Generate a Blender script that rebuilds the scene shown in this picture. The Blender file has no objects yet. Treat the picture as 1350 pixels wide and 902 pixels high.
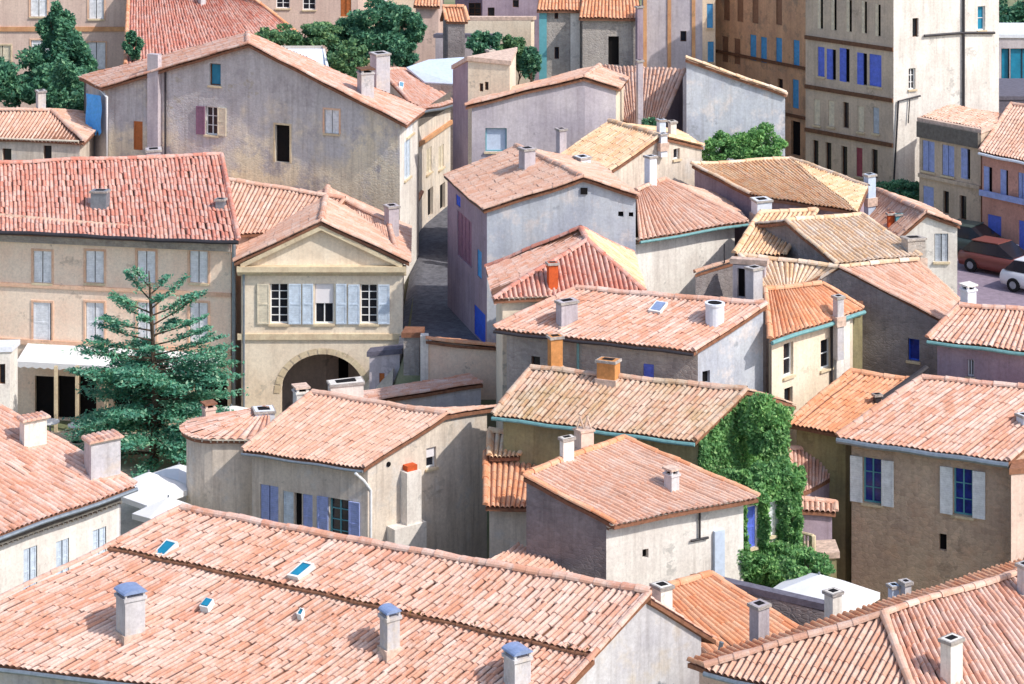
import bpy, math, random
import numpy as np
from mathutils import Vector as V
random.seed(7); rng=np.random.default_rng(7)
C=bpy.context.scene.collection
# ---------------------------------------------------------------- viewpoint: camera on a tower 31 m above the square, level lens with vertical shift
FX=3000.0; HY=-400.0; HC=31.0; W0,H0=1350.0,902.0
def p(x,y,Y): return V(((x-675)*Y/FX, Y, HC-(y-HY)*Y/FX))          # survey point at distance Y
def q(x,y,z): return p(x,y,(HC-z)*FX/(y-HY))                        # survey point at height z
def sm(t): t=max(0,min(1,t)); return t*t*(3-2*t)
def ground(x,y):
    g=-6.5*(1-sm((y-60)/32))
    r=4.0*sm((x-7)/9)*sm((y-86)/13)
    b=6.5*sm((y-118)/45)*(1-math.exp(-((x+3.5)/5)**2)) if y<150 else 6.5*sm((y-118)/45)
    l=4.3*sm((x+5.6)/1.0)*sm((y-88.5)/5)
    return g+max(r,b,l)+ (0.02*(y-170) if y>170 else 0)
# ---------------------------------------------------------------- materials
def srgb(r,g,b):
    f=lambda c:(c/255/12.92) if c/255<=.04045 else ((c/255+.055)/1.055)**2.4
    return (f(r),f(g),f(b),1)
class NT:
    def __init__(s,name):
        s.m=bpy.data.materials.new(name); s.m.use_nodes=True; s.t=s.m.node_tree; s.b=s.t.nodes['Principled BSDF']
        s.b.inputs['Roughness'].default_value=.85; s.b.inputs['Specular IOR Level'].default_value=.25
    def n(s,ty,props=None,**inp):
        o=s.t.nodes.new('ShaderNode'+ty)
        for k,v in (props or {}).items(): setattr(o,k,v)
        for k,v in inp.items():
            k=int(k[1:]) if k[0]=='i' and k[1:].isdigit() else k.replace('_',' ')
            if isinstance(v,bpy.types.NodeSocket): s.t.links.new(v,o.inputs[k])
            else: o.inputs[k].default_value=v
        return o
    def mix(s,f,a,b,mode='MIX'):
        o=s.n('Mix',{'data_type':'RGBA','blend_type':mode}); 
        for i,v in ((0,f),(6,a),(7,b)):
            if isinstance(v,bpy.types.NodeSocket): s.t.links.new(v,o.inputs[i])
            else: o.inputs[i].default_value=v
        return o.outputs[2]
    def ramp(s,f,stops,const=False):
        o=s.n('ValToRGB'); cr=o.color_ramp; s.t.links.new(f,o.inputs[0])
        if const: cr.interpolation='CONSTANT'
        while len(cr.elements)<len(stops): cr.elements.new(.5)
        for e,(t,c) in zip(cr.elements,stops): e.position=t; e.color=c if len(c)==4 else (*c,1)
        return o.outputs[0]
    def bump(s,h,st=.5,d=.02):
        o=s.n('Bump',Height=h,Strength=st,Distance=d); s.t.links.new(o.outputs[0],s.b.inputs['Normal'])
    def col(s,c): s.t.links.new(c,s.b.inputs['Base Color'])
G=lambda v:(v,v,v,1)
MT={}
def plaster(name,c1,c2,stone=0,streak=.35,sc=.5,thr=(.42,.6),c3=None,zs=None):
    t=NT(name); co=t.n('TexCoord').outputs['Object']
    big=t.n('TexNoise',Vector=co,Scale=sc,Detail=7,Roughness=.62).outputs[0]
    if zs:   # lower wall newly rendered, upper part weathered: ragged boundary at height zs
        zz=t.n('SeparateXYZ',Vector=co).outputs[2]; big=t.n('Math',{'operation':'MULTIPLY_ADD'},i0=t.n('Math',{'operation':'SUBTRACT'},i0=zz,i1=zs).outputs[0],i1=.07,i2=big).outputs[0]
    c=t.ramp(big,[(thr[0],c1),(thr[1],c2)])
    if c3:
        b2=t.n('TexNoise',Vector=t.n('VectorMath',{'operation':'ADD'},i0=co,i1=(13,7,3)).outputs[0],Scale=sc*1.7,Detail=8,Roughness=.7).outputs[0]
        c=t.mix(t.ramp(b2,[(.52,G(0)),(.63,G(1))]),c,c3)
    st=t.n('TexNoise',Vector=t.n('Mapping',Vector=co,Scale=(1.6,1.6,.16)).outputs[0],Scale=1.3,Detail=6,Roughness=.6).outputs[0]
    c=t.mix(streak,c,t.ramp(st,[(.3,(.66,.64,.62)),(.6,(1.02,1.02,1.02))]),'MULTIPLY')
    s2=t.n('TexNoise',Vector=t.n('Mapping',Vector=co,Scale=(5,5,.35)).outputs[0],Scale=1.2,Detail=5,Roughness=.65).outputs[0]
    c=t.mix(min(1,streak*1.3),c,t.ramp(s2,[(.34,(.72,.69,.67)),(.5,(1,1,1))]),'MULTIPLY')
    pm=t.n('TexNoise',Vector=t.n('VectorMath',{'operation':'ADD'},i0=co,i1=(31,17,9)).outputs[0],Scale=.75,Detail=9,Roughness=.68).outputs[0]
    pk=t.ramp(pm,[(.6,G(0)),(.63,G(.75))])      # render fallen away: rubble shows in ragged patches
    vo=t.n('TexVoronoi',Vector=t.n('Mapping',Vector=co,Scale=(1,1,1.8)).outputs[0],Scale=5).outputs['Color']
    c=t.mix(pk,c,t.ramp(t.n('SeparateXYZ',Vector=vo).outputs[0],[(.1,tuple(x*.55 for x in c1[:3])),(.9,tuple(x*.95 for x in c2[:3]))]))
    fi=t.n('TexNoise',Vector=co,Scale=9,Detail=5,Roughness=.75).outputs[0]
    c=t.mix(.75,c,t.ramp(fi,[(.28,(.76,.75,.74)),(.66,(1.1,1.1,1.1))]),'MULTIPLY')
    h=fi
    if stone:
        mp=t.n('Mapping',Vector=co,Scale=(1,1,1.7)).outputs[0]
        dv=t.n('TexNoise',Vector=mp,Scale=2,Detail=2).outputs[1]
        mp=t.n('VectorMath',{'operation':'ADD'},i0=mp,i1=t.n('VectorMath',{'operation':'SCALE'},i0=dv,Scale=.22).outputs[0]).outputs[0]
        ce=t.n('TexVoronoi',Vector=mp,Scale=4.6)
        ed=t.n('TexVoronoi',{'feature':'DISTANCE_TO_EDGE'},Vector=mp,Scale=4.6).outputs[0]
        c=t.mix(.55*stone,c,t.ramp(ce.outputs['Color'],[(.1,(.55,.47,.42)),(.5,(.95,.9,.85)),(.9,(1.2,1.1,1.0))]),'MULTIPLY')
        c=t.mix(t.ramp(ed,[(.0,G(.45*stone)),(.08,G(0))]),c,tuple(x*.62 for x in c1[:3])+(1,))
        h=t.n('Math',{'operation':'ADD'},i0=t.ramp(ed,[(0,G(0)),(.14,G(1))]),i1=fi).outputs[0]
    t.col(c); t.bump(h,.45 if not stone else .3+.35*stone,.02 if stone else .015); t.b.inputs['Roughness'].default_value=.92
    MT[name]=t.m; return t.m
def tilemat(name,cols,lich,lamt=.45,patch=None,dark=.35):
    t=NT(name); uv=t.n('UVMap').outputs[0]; co=t.n('TexCoord').outputs['Object']
    fl=t.n('VectorMath',{'operation':'FLOOR'},i0=uv).outputs[0]
    wn=t.n('TexWhiteNoise',{'noise_dimensions':'2D'},Vector=fl)
    fx=t.n('Math',{'operation':'FLOOR'},i0=t.n('SeparateXYZ',Vector=uv).outputs[0]).outputs[0]
    wc=t.n('TexWhiteNoise',{'noise_dimensions':'1D'},W=fx)
    n=len(cols); c=t.ramp(wn.outputs[0],[(i/n,cc) for i,cc in enumerate(cols)],True)
    c=t.mix(.62,c,t.ramp(wc.outputs[0],[(i/n,cc) for i,cc in enumerate(cols)],True))
    mean=tuple(sum(x[i] for x in cols)/n for i in range(3))+(1,)
    c=t.mix(.36,c,mean)
    if patch:
        pn=t.n('TexNoise',Vector=co,Scale=.55,Detail=4,Roughness=.6).outputs[0]
        c=t.mix(t.ramp(pn,[(.46,G(0)),(.62,G(.6))]),c,patch)
    ln=t.n('TexNoise',Vector=co,Scale=3.2,Detail=8,Roughness=.72).outputs[0]
    l2=t.n('Math',{'operation':'MULTIPLY_ADD'},i0=wn.outputs[0],i1=.16,i2=ln).outputs[0]
    c=t.mix(t.ramp(l2,[(.52,G(0)),(.7,G(lamt))]),c,lich)
    dn=t.n('TexNoise',Vector=co,Scale=1.1,Detail=7,Roughness=.7).outputs[0]
    c=t.mix(t.ramp(dn,[(.52,G(0)),(.7,G(dark))]),c,(.25,.17,.13,1))
    # grime lying in the channels between the cover tiles
    fr=t.n('Math',{'operation':'FRACT'},i0=t.n('SeparateXYZ',Vector=uv).outputs[0]).outputs[0]
    ch=t.n('Math',{'operation':'ABSOLUTE'},i0=t.n('Math',{'operation':'SUBTRACT'},i0=fr,i1=.5).outputs[0]).outputs[0]
    c=t.mix(t.ramp(ch,[(.34,G(0)),(.47,G(.6))]),c,(.24,.14,.12,1))
    fi=t.n('TexNoise',Vector=co,Scale=22,Detail=4,Roughness=.7).outputs[0]
    c=t.mix(.6,c,t.ramp(fi,[(.3,G(.68)),(.68,G(1.12))]),'MULTIPLY')
    t.col(c); t.bump(fi,.4,.01); t.b.inputs['Roughness'].default_value=.88
    MT[name]=t.m
def flat(name,c,rough=.6,var=.15,metal=0,spec=.3,sc=6):
    t=NT(name); co=t.n('TexCoord').outputs['Object']
    fi=t.n('TexNoise',Vector=co,Scale=sc,Detail=6,Roughness=.7).outputs[0]
    c=t.mix(1,c,t.ramp(fi,[(.3,G(1-var*1.6)),(.7,G(1+var*.4))]),'MULTIPLY')
    t.col(c); t.b.inputs['Roughness'].default_value=rough; t.b.inputs['Metallic'].default_value=metal; t.b.inputs['Specular IOR Level'].default_value=spec
    MT[name]=t.m; return t
def shutmat(name,c):
    t=NT(name); co=t.n('TexCoord').outputs['Object']
    w=t.n('TexWave',{'bands_direction':'Z','wave_profile':'SAW'},Vector=co,Scale=4.2,Distortion=.0).outputs[0]
    fi=t.n('TexNoise',Vector=co,Scale=5,Detail=6,Roughness=.7).outputs[0]
    cc=t.mix(1,c,t.ramp(fi,[(.3,G(.72)),(.65,G(1.05))]),'MULTIPLY')
    cc=t.mix(.25,cc,t.ramp(w,[(0,G(.6)),(.4,G(1))]),'MULTIPLY')
    t.col(cc); t.bump(w,.5,.02); t.b.inputs['Roughness'].default_value=.6; MT[name]=t.m
def leafmat(name,stops,tr=.25):
    t=NT(name); uv=t.n('UVMap').outputs[0]; x=t.n('SeparateXYZ',Vector=uv)
    co=t.n('TexCoord').outputs['Object']
    c=t.ramp(x.outputs[0],stops)
    ln=t.n('TexNoise',Vector=co,Scale=.9,Detail=3).outputs[0]
    c=t.mix(.5,c,t.ramp(ln,[(.35,(.6,.7,.75)),(.65,(1.15,1.15,.95))]),'MULTIPLY')
    t.col(c); t.b.inputs['Roughness'].default_value=.6; t.b.inputs['Specular IOR Level'].default_value=.3
    tl=t.n('BsdfTranslucent',Color=c); mx=t.n('MixShader',i0=tr,i1=t.b.outputs[0],i2=tl.outputs[0])
    t.t.links.new(mx.outputs[0],t.t.nodes['Material Output'].inputs[0]); MT[name]=t.m

plaster('plaster_cream',srgb(242,226,202),srgb(234,214,188),sc=.4,streak=.25)
plaster('plaster_peach',srgb(250,218,192),srgb(250,226,202),sc=.5,streak=.1)
plaster('plaster_pinkpale',srgb(222,196,180),srgb(214,186,172),sc=.5,streak=.3)
plaster('plaster_white',srgb(238,232,222),srgb(226,218,208),sc=.7,streak=.35)
plaster('plaster_grey',srgb(208,204,204),srgb(188,184,188),sc=.45,streak=.4,c3=srgb(206,196,186))
plaster('plaster_lilac',srgb(204,194,196),srgb(184,174,180),sc=.5,streak=.4)
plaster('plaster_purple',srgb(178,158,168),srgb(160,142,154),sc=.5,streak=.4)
plaster('plaster_beige',srgb(230,216,198),srgb(214,200,184),sc=.5,streak=.55,c3=srgb(214,206,196))
plaster('plaster_old',srgb(238,224,198),srgb(204,200,200),sc=.35,streak=.45,thr=(.44,.58),stone=.25,c3=srgb(186,180,182),zs=10.2)
plaster('plaster_bluegrey',srgb(196,200,206),srgb(180,184,194),sc=.6,streak=.35,c3=srgb(214,208,206))
plaster('stone_cream',srgb(230,214,180),srgb(218,202,170),stone=.7,streak=.3)
plaster('stone_brown',srgb(214,188,164),srgb(196,170,150),stone=.6,streak=.25,c3=srgb(208,176,152))
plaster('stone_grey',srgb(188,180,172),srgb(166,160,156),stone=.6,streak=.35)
plaster('brick_brown',srgb(214,192,168),srgb(198,178,158),sc=.8,streak=.35)
plaster('brick_orange',srgb(220,176,138),srgb(204,162,130),sc=.8,streak=.35,c3=srgb(178,148,122))
plaster('brick_pink',srgb(214,160,142),srgb(200,148,132),sc=.8,streak=.25)
plaster('olive_wall',srgb(172,160,118),srgb(150,140,108),sc=.8,streak=.5)
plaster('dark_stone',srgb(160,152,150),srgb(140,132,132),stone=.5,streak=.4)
plaster('stone_trim',srgb(224,206,172),srgb(210,188,156),sc=1.5,streak=.2)
plaster('trim_salmon',srgb(232,194,166),srgb(226,180,150),sc=1.5,streak=.1)
plaster('brick_trim',srgb(214,164,120),srgb(200,146,106),sc=1.5,streak=.2)
T=lambda *a:[srgb(*x) for x in a]
tilemat('tile_red',T((200,124,104),(212,148,128),(192,116,98),(222,172,152),(204,132,110),(218,160,140),(194,120,104)),srgb(220,196,184),.55,patch=srgb(206,128,108),dark=.2)
tilemat('tile_salmon',T((214,152,124),(224,174,150),(206,138,112),(232,194,174),(216,162,134),(234,206,192),(206,146,122)),srgb(230,212,200),.5,patch=srgb(214,150,118),dark=.22)
tilemat('tile_pale',T((224,186,148),(236,210,182),(214,168,122),(240,220,200),(226,192,150),(206,156,116),(238,214,190)),srgb(238,226,212),.5,patch=srgb(226,184,138),dark=.22)
tilemat('tile_yellow',T((228,186,138),(236,200,158),(222,168,118),(240,214,182),(230,180,136),(216,158,120),(236,196,170)),srgb(240,222,192),.5,patch=srgb(230,178,134),dark=.22)
tilemat('tile_pink',T((212,162,136),(222,180,156),(204,148,122),(230,196,176),(214,166,138),(200,142,116),(226,190,170)),srgb(228,210,196),.4,patch=srgb(216,164,138),dark=.22)
tilemat('tile_brown',T((200,154,124),(212,174,152),(182,134,108),(220,188,170),(186,146,108),(204,158,138)),srgb(216,204,184),.5,patch=srgb(178,152,104),dark=.32)
tilemat('tile_orange',T((220,146,104),(226,164,122),(210,130,90),(232,186,154),(216,142,106),(230,172,138)),srgb(226,196,164),.4,patch=srgb(220,146,100),dark=.22)
flat('ridge_mortar',srgb(226,196,176),.9,.3)
flat('roof_slab',srgb(150,104,80),.9,.3)
flat('genoise',srgb(226,212,190),.9,.25)
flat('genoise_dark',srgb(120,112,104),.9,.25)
flat('metal_grey',srgb(150,158,166),.45,.2,metal=.5)
flat('metal_teal',srgb(120,166,166),.5,.2)
flat('metal_dark',srgb(60,56,60),.6,.2)
flat('metal_blue',srgb(138,156,192),.5,.2)
flat('white_paint',srgb(238,238,236),.6,.08)
flat('white_canvas',srgb(238,236,234),.9,.05)
flat('terracotta',srgb(206,92,46),.85,.2)
flat('ochre',srgb(212,146,88),.85,.2)
flat('paint_teal',srgb(104,168,176),.5,.1)
flat('wood_brown',srgb(120,84,62),.8,.3)
flat('sheet_white',srgb(230,232,238),.6,.12)
flat('sheet_blue',srgb(200,212,228),.6,.12)
flat('slate',srgb(112,108,120),.8,.25)
flat('tarp_blue',srgb(96,184,255),.6,.15)
flat('asphalt',srgb(150,134,146),.9,.2,sc=3)
flat('cobble',srgb(112,112,118),.9,.35,sc=4)
flat('bark',srgb(96,80,66),.95,.35)
flat('car_red',srgb(126,70,62),.3,.03,spec=.5)
flat('car_grey',srgb(70,84,80),.3,.03,spec=.5)
flat('car_white',srgb(222,224,228),.3,.03,spec=.5)
flat('rubber',srgb(30,30,32),.9,.1)
t=flat('glass_dark',srgb(36,38,46),.12,.25,spec=.5,sc=1.2)
t=flat('glass_blue',srgb(44,60,150),.15,.4,spec=.5,sc=3)
t=flat('glass_teal',srgb(40,136,170),.15,.2,spec=.5,sc=2)
flat('interior_dark',srgb(22,17,18),.95,.3)
flat('blind_white',srgb(232,226,226),.8,.05)
for nm,c in dict(white=(244,244,246),paleblue=(218,230,242),lav=(168,182,232),blue=(108,128,228),cyan=(92,170,226),purple=(150,112,134),cream=(236,222,196),grey=(196,202,210),strongblue=(60,104,226),orange=(196,116,66),brown=(150,112,88),pinkred=(160,80,92)).items():
    shutmat('shutter_'+nm,srgb(*c))
leafmat('leaf_mid',[(0,srgb(76,116,86)),(.45,srgb(106,148,104)),(.8,srgb(138,172,120)),(1,srgb(168,194,138))],.4)
leafmat('leaf_dark',[(0,srgb(64,110,92)),(.5,srgb(88,140,112)),(.85,srgb(116,166,128)),(1,srgb(152,192,150))],.4)
leafmat('leaf_cedar',[(0,srgb(78,140,118)),(.5,srgb(104,168,140)),(.85,srgb(140,192,162)),(1,srgb(184,212,184))],.4)
leafmat('leaf_ivy',[(0,srgb(96,142,92)),(.5,srgb(124,174,108)),(.85,srgb(152,196,124)),(1,srgb(186,214,148))],.4)
# ---------------------------------------------------------------- mesh collector
class MB:
    def __init__(s): s.v=[];s.f=[];s.m=[];s.uv=[];s.n=0;s.slots=[]
    def slot(s,m):
        if m not in s.slots: s.slots.append(m)
        return s.slots.index(m)
    def add(s,vs,fs,mat,uvs=None):
        k=s.slot(mat); vs=[tuple(v) for v in vs]; o=s.n
        s.v+=vs; s.n+=len(vs)
        for i,f in enumerate(fs):
            s.f.append(tuple(a+o for a in f)); s.m.append(k)
            s.uv.append(uvs[i] if uvs else None)
        return s
    def box(s,c,sx,sy,sz,mat,yaw=0,bev=0):
        c=V(c); cs,sn=math.cos(yaw),math.sin(yaw); vs=[]
        for dz in (-.5,.5):
            for dx,dy in ((-.5,-.5),(.5,-.5),(.5,.5),(-.5,.5)):
                x,y=dx*sx,dy*sy; vs.append((c.x+x*cs-y*sn,c.y+x*sn+y*cs,c.z+dz*sz))
        return s.add(vs,[(3,2,1,0),(4,5,6,7),(0,1,5,4),(1,2,6,5),(2,3,7,6),(3,0,4,7)],mat)
    def obox(s,o,a,b,c,mat):   # oriented box: origin corner + three edge vectors
        o,a,b,c=V(o),V(a),V(b),V(c)
        vs=[o,o+a,o+a+b,o+b,o+c,o+a+c,o+a+b+c,o+b+c]
        return s.add(vs,[(3,2,1,0),(4,5,6,7),(0,1,5,4),(1,2,6,5),(2,3,7,6),(3,0,4,7)],mat)
    def tube(s,pts,r,mat,n=8,r2=None,caps=True):
        pts=[V(a) for a in pts]; vs=[]; r2=r if r2 is None else r2; m=len(pts)
        for i,a in enumerate(pts):
            d=(pts[min(i+1,m-1)]-pts[max(i-1,0)]).normalized()
            x=d.cross(V((0,0,1))); 
            if x.length<.05: x=d.cross(V((0,1,0)))
            x.normalize(); y=d.cross(x); rr=r+(r2-r)*i/max(1,m-1)
            for k in range(n):
                t=2*math.pi*k/n; vs.append(a+x*rr*math.cos(t)+y*rr*math.sin(t))
        fs=[(i*n+k,i*n+(k+1)%n,(i+1)*n+(k+1)%n,(i+1)*n+k) for i in range(m-1) for k in range(n)]
        if caps: fs+=[tuple(range(n))[::-1],tuple((m-1)*n+k for k in range(n))]
        return s.add(vs,fs,mat)
    def ridge(s,a,b,r=.12,mat='ridge_mortar',seg=.42,up=.03,lowest=None):
        a,b=V(a),V(b); L=(b-a).length
        if L<.1: return
        n=max(1,round(L/seg)); d=(b-a)/n; x=d.cross(V((0,0,1))).normalized(); u=x.cross(d).normalized()
        if u.z<0: u=-u
        vs=[];fs=[];uv=[]; sd=random.randint(0,900)*3
        for i in range(n):
            p0=a+d*i-d*.04; p1=a+d*(i+1); jr=random.uniform(-.012,.012)
            o=len(vs)
            for pp,rr in ((p0,r*1.1+jr),(p1,r*.95+jr)):
                for k in range(7):
                    t=math.pi*(k/6*1.1-.05); vs.append(pp+u*(up+rr*math.sin(t)*.85)+x*rr*math.cos(t))
            for k in range(6):
                fs.append((o+k,o+k+1,o+8+k,o+7+k)); uv.append([(sd+i+.5,.5)]*4)
            fs.append(tuple(o+k for k in range(7))); uv.append([(sd+i+.5,.5)]*7)
        s.add(vs,fs,mat,uv)
    def build(s,name,parent=None,smooth=False):
        org=parent_org(parent)
        me=bpy.data.meshes.new(name)
        if name in('roof','gutter','chimney','skylight','eaves_cornice') and parent is not None:
            s.v=[(x,y,z+.022*math.sin(.95*x+1.25*y)+.015*math.sin(2.3*x-1.9*y+1)) for x,y,z in s.v]
        me.from_pydata([(a[0]-org[0],a[1]-org[1],a[2]-org[2]) for a in s.v],[],s.f)
        for m in s.slots: me.materials.append(MT[m])
        me.polygons.foreach_set('material_index',s.m)
        if any(u is not None for u in s.uv):
            l=me.uv_layers.new(name='UVMap'); arr=[]
            for f,u in zip(s.f,s.uv):
                if u is None: arr+= [0.5,0.5]*len(f)
                else:
                    for a in u: arr+= [a[0],a[1]]
            l.data.foreach_set('uv',arr)
        if smooth: me.polygons.foreach_set('use_smooth',[True]*len(s.f))
        me.update()
        o=bpy.data.objects.new(name,me); C.objects.link(o)
        if parent is not None: o.parent=parent
        return o
ORG={}
def parent_org(o):
    if o is None: return (0,0,0)
    return ORG[o.name]
def thing(name,label,cat,loc,group=None):
    o=bpy.data.objects.new(name,None); C.objects.link(o); o.location=loc; o['label']=label; o['category']=cat
    if group: o['group']=group
    o.empty_display_size=.5
    ORG[o.name]=tuple(loc); return o
def sub(o,par): ORG[o.name]=ORG[par.name]; return o
# ---------------------------------------------------------------- canal tiles
PS=np.array([.01,.13,.28,.5,.72,.87,.99]); PH=np.array([-.03,.01,.062,.085,.062,.01,-.03])
def tiles(mb,mat,A,B,Cc,D,w=.185,row=.42,over=.07):
    """A,B eave left/right; Cc,D ridge right/left. corrugated cover and channel tiles, rows stepped."""
    A,B,Cc,D=[np.array(x,dtype=float) for x in (A,B,Cc,D)]
    d0=A-D; A=A+d0/np.linalg.norm(d0)*over; d1=B-Cc; B=B+d1/np.linalg.norm(d1)*over
    wid=(np.linalg.norm(B-A)+np.linalg.norm(Cc-D))/2; ln=(np.linalg.norm(D-A)+np.linalg.norm(Cc-B))/2
    N=max(2,round(wid/w)); K=max(2,round(ln/row))+1
    nrm=np.cross(B-A,D-A); nrm/=np.linalg.norm(nrm)
    if nrm[2]<0: nrm=-nrm
    ph=rng.normal(0,.07,N)[:,None]+.12*np.sin(np.arange(N)*.21)[:,None]
    k=np.arange(K)[None,:]
    lo=np.clip((k+ph-(.5 if True else 0))/(K-1),0,1); hi=np.clip((k+1+ph-.5)/(K-1),0,1)
    vv=np.stack([lo,hi],-1)[:,None,:,:]*np.ones((1,7,1,1))
    uu=((np.arange(N)[:,None]+PS[None,:])/N)[:,:,None,None]+rng.normal(0,.0012,(N,1,K,1))
    P=((A*(1-uu)[...,None]+B*uu[...,None])*(1-vv)[...,None]+(D*(1-uu)[...,None]+Cc*uu[...,None])*vv[...,None])
    sc=wid/N/.26
    h=PH[None,:,None,None]*sc+np.array([.014,0])[None,None,None,:]+rng.normal(0,.007,(N,1,K,1))+rng.normal(0,.008,(N,1,1,1))
    h=h-.035*min(1,wid/8)*np.sin(np.pi*np.clip(uu,0,1))*np.sin(np.pi*vv)
    P=P+nrm*h[...,None]
    P[...,2]+=0
    emit(mb,mat,P,N,K,(hi-lo)[:,None,:]*np.ones((1,7,1)))
def emit(mb,mat,P,N,K,ext):
    idx=np.arange(N*7*K*2).reshape(N,7,K,2)
    f1=np.stack([idx[:,:-1,:,0],idx[:,1:,:,0],idx[:,1:,:,1],idx[:,:-1,:,1]],-1)
    ok=(ext[:,:-1,:]+ext[:,1:,:])>1e-5
    f2=np.stack([idx[:,:-1,:-1,1],idx[:,1:,:-1,1],idx[:,1:,1:,0],idx[:,:-1,1:,0]],-1)
    ok2=ok[:,:,:-1]&ok[:,:,1:]
    sd=int(rng.integers(0,4000))*3
    cu=sd+np.arange(N)[:,None]+PS[None,:]
    U=np.broadcast_to(cu[:,:,None,None],(N,7,K,2)); Vv=np.broadcast_to((np.arange(K)[:,None]+np.array([.02,.98]))[None,None],(N,7,K,2))
    UV=np.stack([U,Vv],-1).reshape(-1,2)
    F=np.concatenate([f1[ok],f2[ok2]]).reshape(-1,4)
    used,inv=np.unique(F,return_inverse=True); F=inv.reshape(-1,4)
    PV=P.reshape(-1,3)[used]; UV=UV[used]
    # step faces take the uv of the tile above them
    base=UV[F].copy()
    n1=int(ok.sum()); base[n1:,:,1]=np.floor(base[n1:,2:3,1])+.1
    mb.add(PV.tolist(),F.tolist(),mat,base.tolist())
def tiles_clip(mb,mat,poly,w=.185,row=.42,over=.07):
    """planar convex polygon (list of 3-D points); tiles run straight down the slope"""
    P3=[np.array(x,dtype=float) for x in poly]; n=np.zeros(3)
    for i in range(1,len(P3)-1): n+=np.cross(P3[i]-P3[0],P3[i+1]-P3[0])
    n/=np.linalg.norm(n); n=n if n[2]>0 else -n
    dn=np.array([n[0],n[1],0]); dn/=max(1e-9,np.linalg.norm(dn)); U=np.cross(n,np.array([dn[0],dn[1],0])); U/=np.linalg.norm(U)
    Vu=-(dn-n*np.dot(dn,n)); Vu/=np.linalg.norm(Vu); O=P3[0]
    pts=[(np.dot(a-O,U),np.dot(a-O,Vu)) for a in P3]
    u0=min(a[0] for a in pts); u1=max(a[0] for a in pts); v0=min(a[1] for a in pts); v1=max(a[1] for a in pts)
    N=max(2,round((u1-u0)/w)); K=max(2,int(math.ceil((v1-v0)/row))+2)
    uu=u0+(np.arange(N)[:,None]+PS[None,:])/N*(u1-u0)
    lo=np.full(uu.shape,1e9); hi=np.full(uu.shape,-1e9)
    m=len(pts)
    for i in range(m):
        a,b=pts[i],pts[(i+1)%m]
        if abs(b[0]-a[0])<1e-9: continue
        t=(uu-a[0])/(b[0]-a[0]); v=a[1]+t*(b[1]-a[1]); ok=(t>=-1e-6)&(t<=1+1e-6)
        lo=np.where(ok,np.minimum(lo,v),lo); hi=np.where(ok,np.maximum(hi,v),hi)
    bad=hi<lo; lo=np.where(bad,0,lo); hi=np.where(bad,0,hi)
    lo=lo-np.where((lo<v0+.3)&~bad,over,0)
    ph=(rng.normal(0,.07,N)+.12*np.sin(np.arange(N)*.21))[:,None]*row
    k=np.arange(K)[None,:]
    b0=(v0-row*.7+ph+k*row)[:,None,:]; b1=b0+row
    a0=np.clip(b0,lo[:,:,None],hi[:,:,None]); a1=np.clip(b1,lo[:,:,None],hi[:,:,None])
    vv=np.stack([a0,a1],-1); ub=np.broadcast_to(uu[:,:,None,None],vv.shape)
    h=PH[None,:,None,None]+np.array([.014,0])[None,None,None,:]+rng.normal(0,.007,(N,1,K,1))+rng.normal(0,.008,(N,1,1,1))
    h=np.broadcast_to(h,vv.shape)
    P=O+U*ub[...,None]+Vu*vv[...,None]+n*h[...,None]
    emit(mb,mat,P,N,K,a1-a0)
def slab(mb,poly,mat='roof_slab',th=.12,drop=.06):
    if len(poly)==4 and th==.12: return slabq(mb,poly,mat,th,drop)
    n=len(poly); up=[V(a)-V((0,0,drop)) for a in poly]; dn=[a-V((0,0,th)) for a in up]
    c=sum(up,V())/n
    fs=[tuple(range(n)),tuple(range(n,2*n))[::-1]]+[(i,(i+1)%n,n+(i+1)%n,n+i) for i in range(n)]
    mb.add(up+dn,fs,mat)
def slabq(mb,poly,mat,th,drop,n=6):
    A,B,Cc,D=[V(x) for x in poly]; vs=[]
    for dz in (drop,drop+th):
        for j in range(n+1):
            for i in range(n+1):
                u,v=i/n,j/n; q_=(A*(1-u)+B*u)*(1-v)+(D*(1-u)+Cc*u)*v; q_.z-=dz+.05*math.sin(math.pi*u)*math.sin(math.pi*v); vs.append(q_)
    k=(n+1)**2; id_=lambda i,j,l:l*k+j*(n+1)+i; fs=[]
    for j in range(n):
        for i in range(n): fs+=[(id_(i,j,0),id_(i+1,j,0),id_(i+1,j+1,0),id_(i,j+1,0)),(id_(i,j,1),id_(i,j+1,1),id_(i+1,j+1,1),id_(i+1,j,1))]
    for i in range(n): fs+=[(id_(i,0,0),id_(i,0,1),id_(i+1,0,1),id_(i+1,0,0)),(id_(i,n,0),id_(i+1,n,0),id_(i+1,n,1),id_(i,n,1)),(id_(0,i,0),id_(0,i+1,0),id_(0,i+1,1),id_(0,i,1)),(id_(n,i,0),id_(n,i,1),id_(n,i+1,1),id_(n,i+1,0))]
    mb.add(vs,fs,mat)
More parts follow.
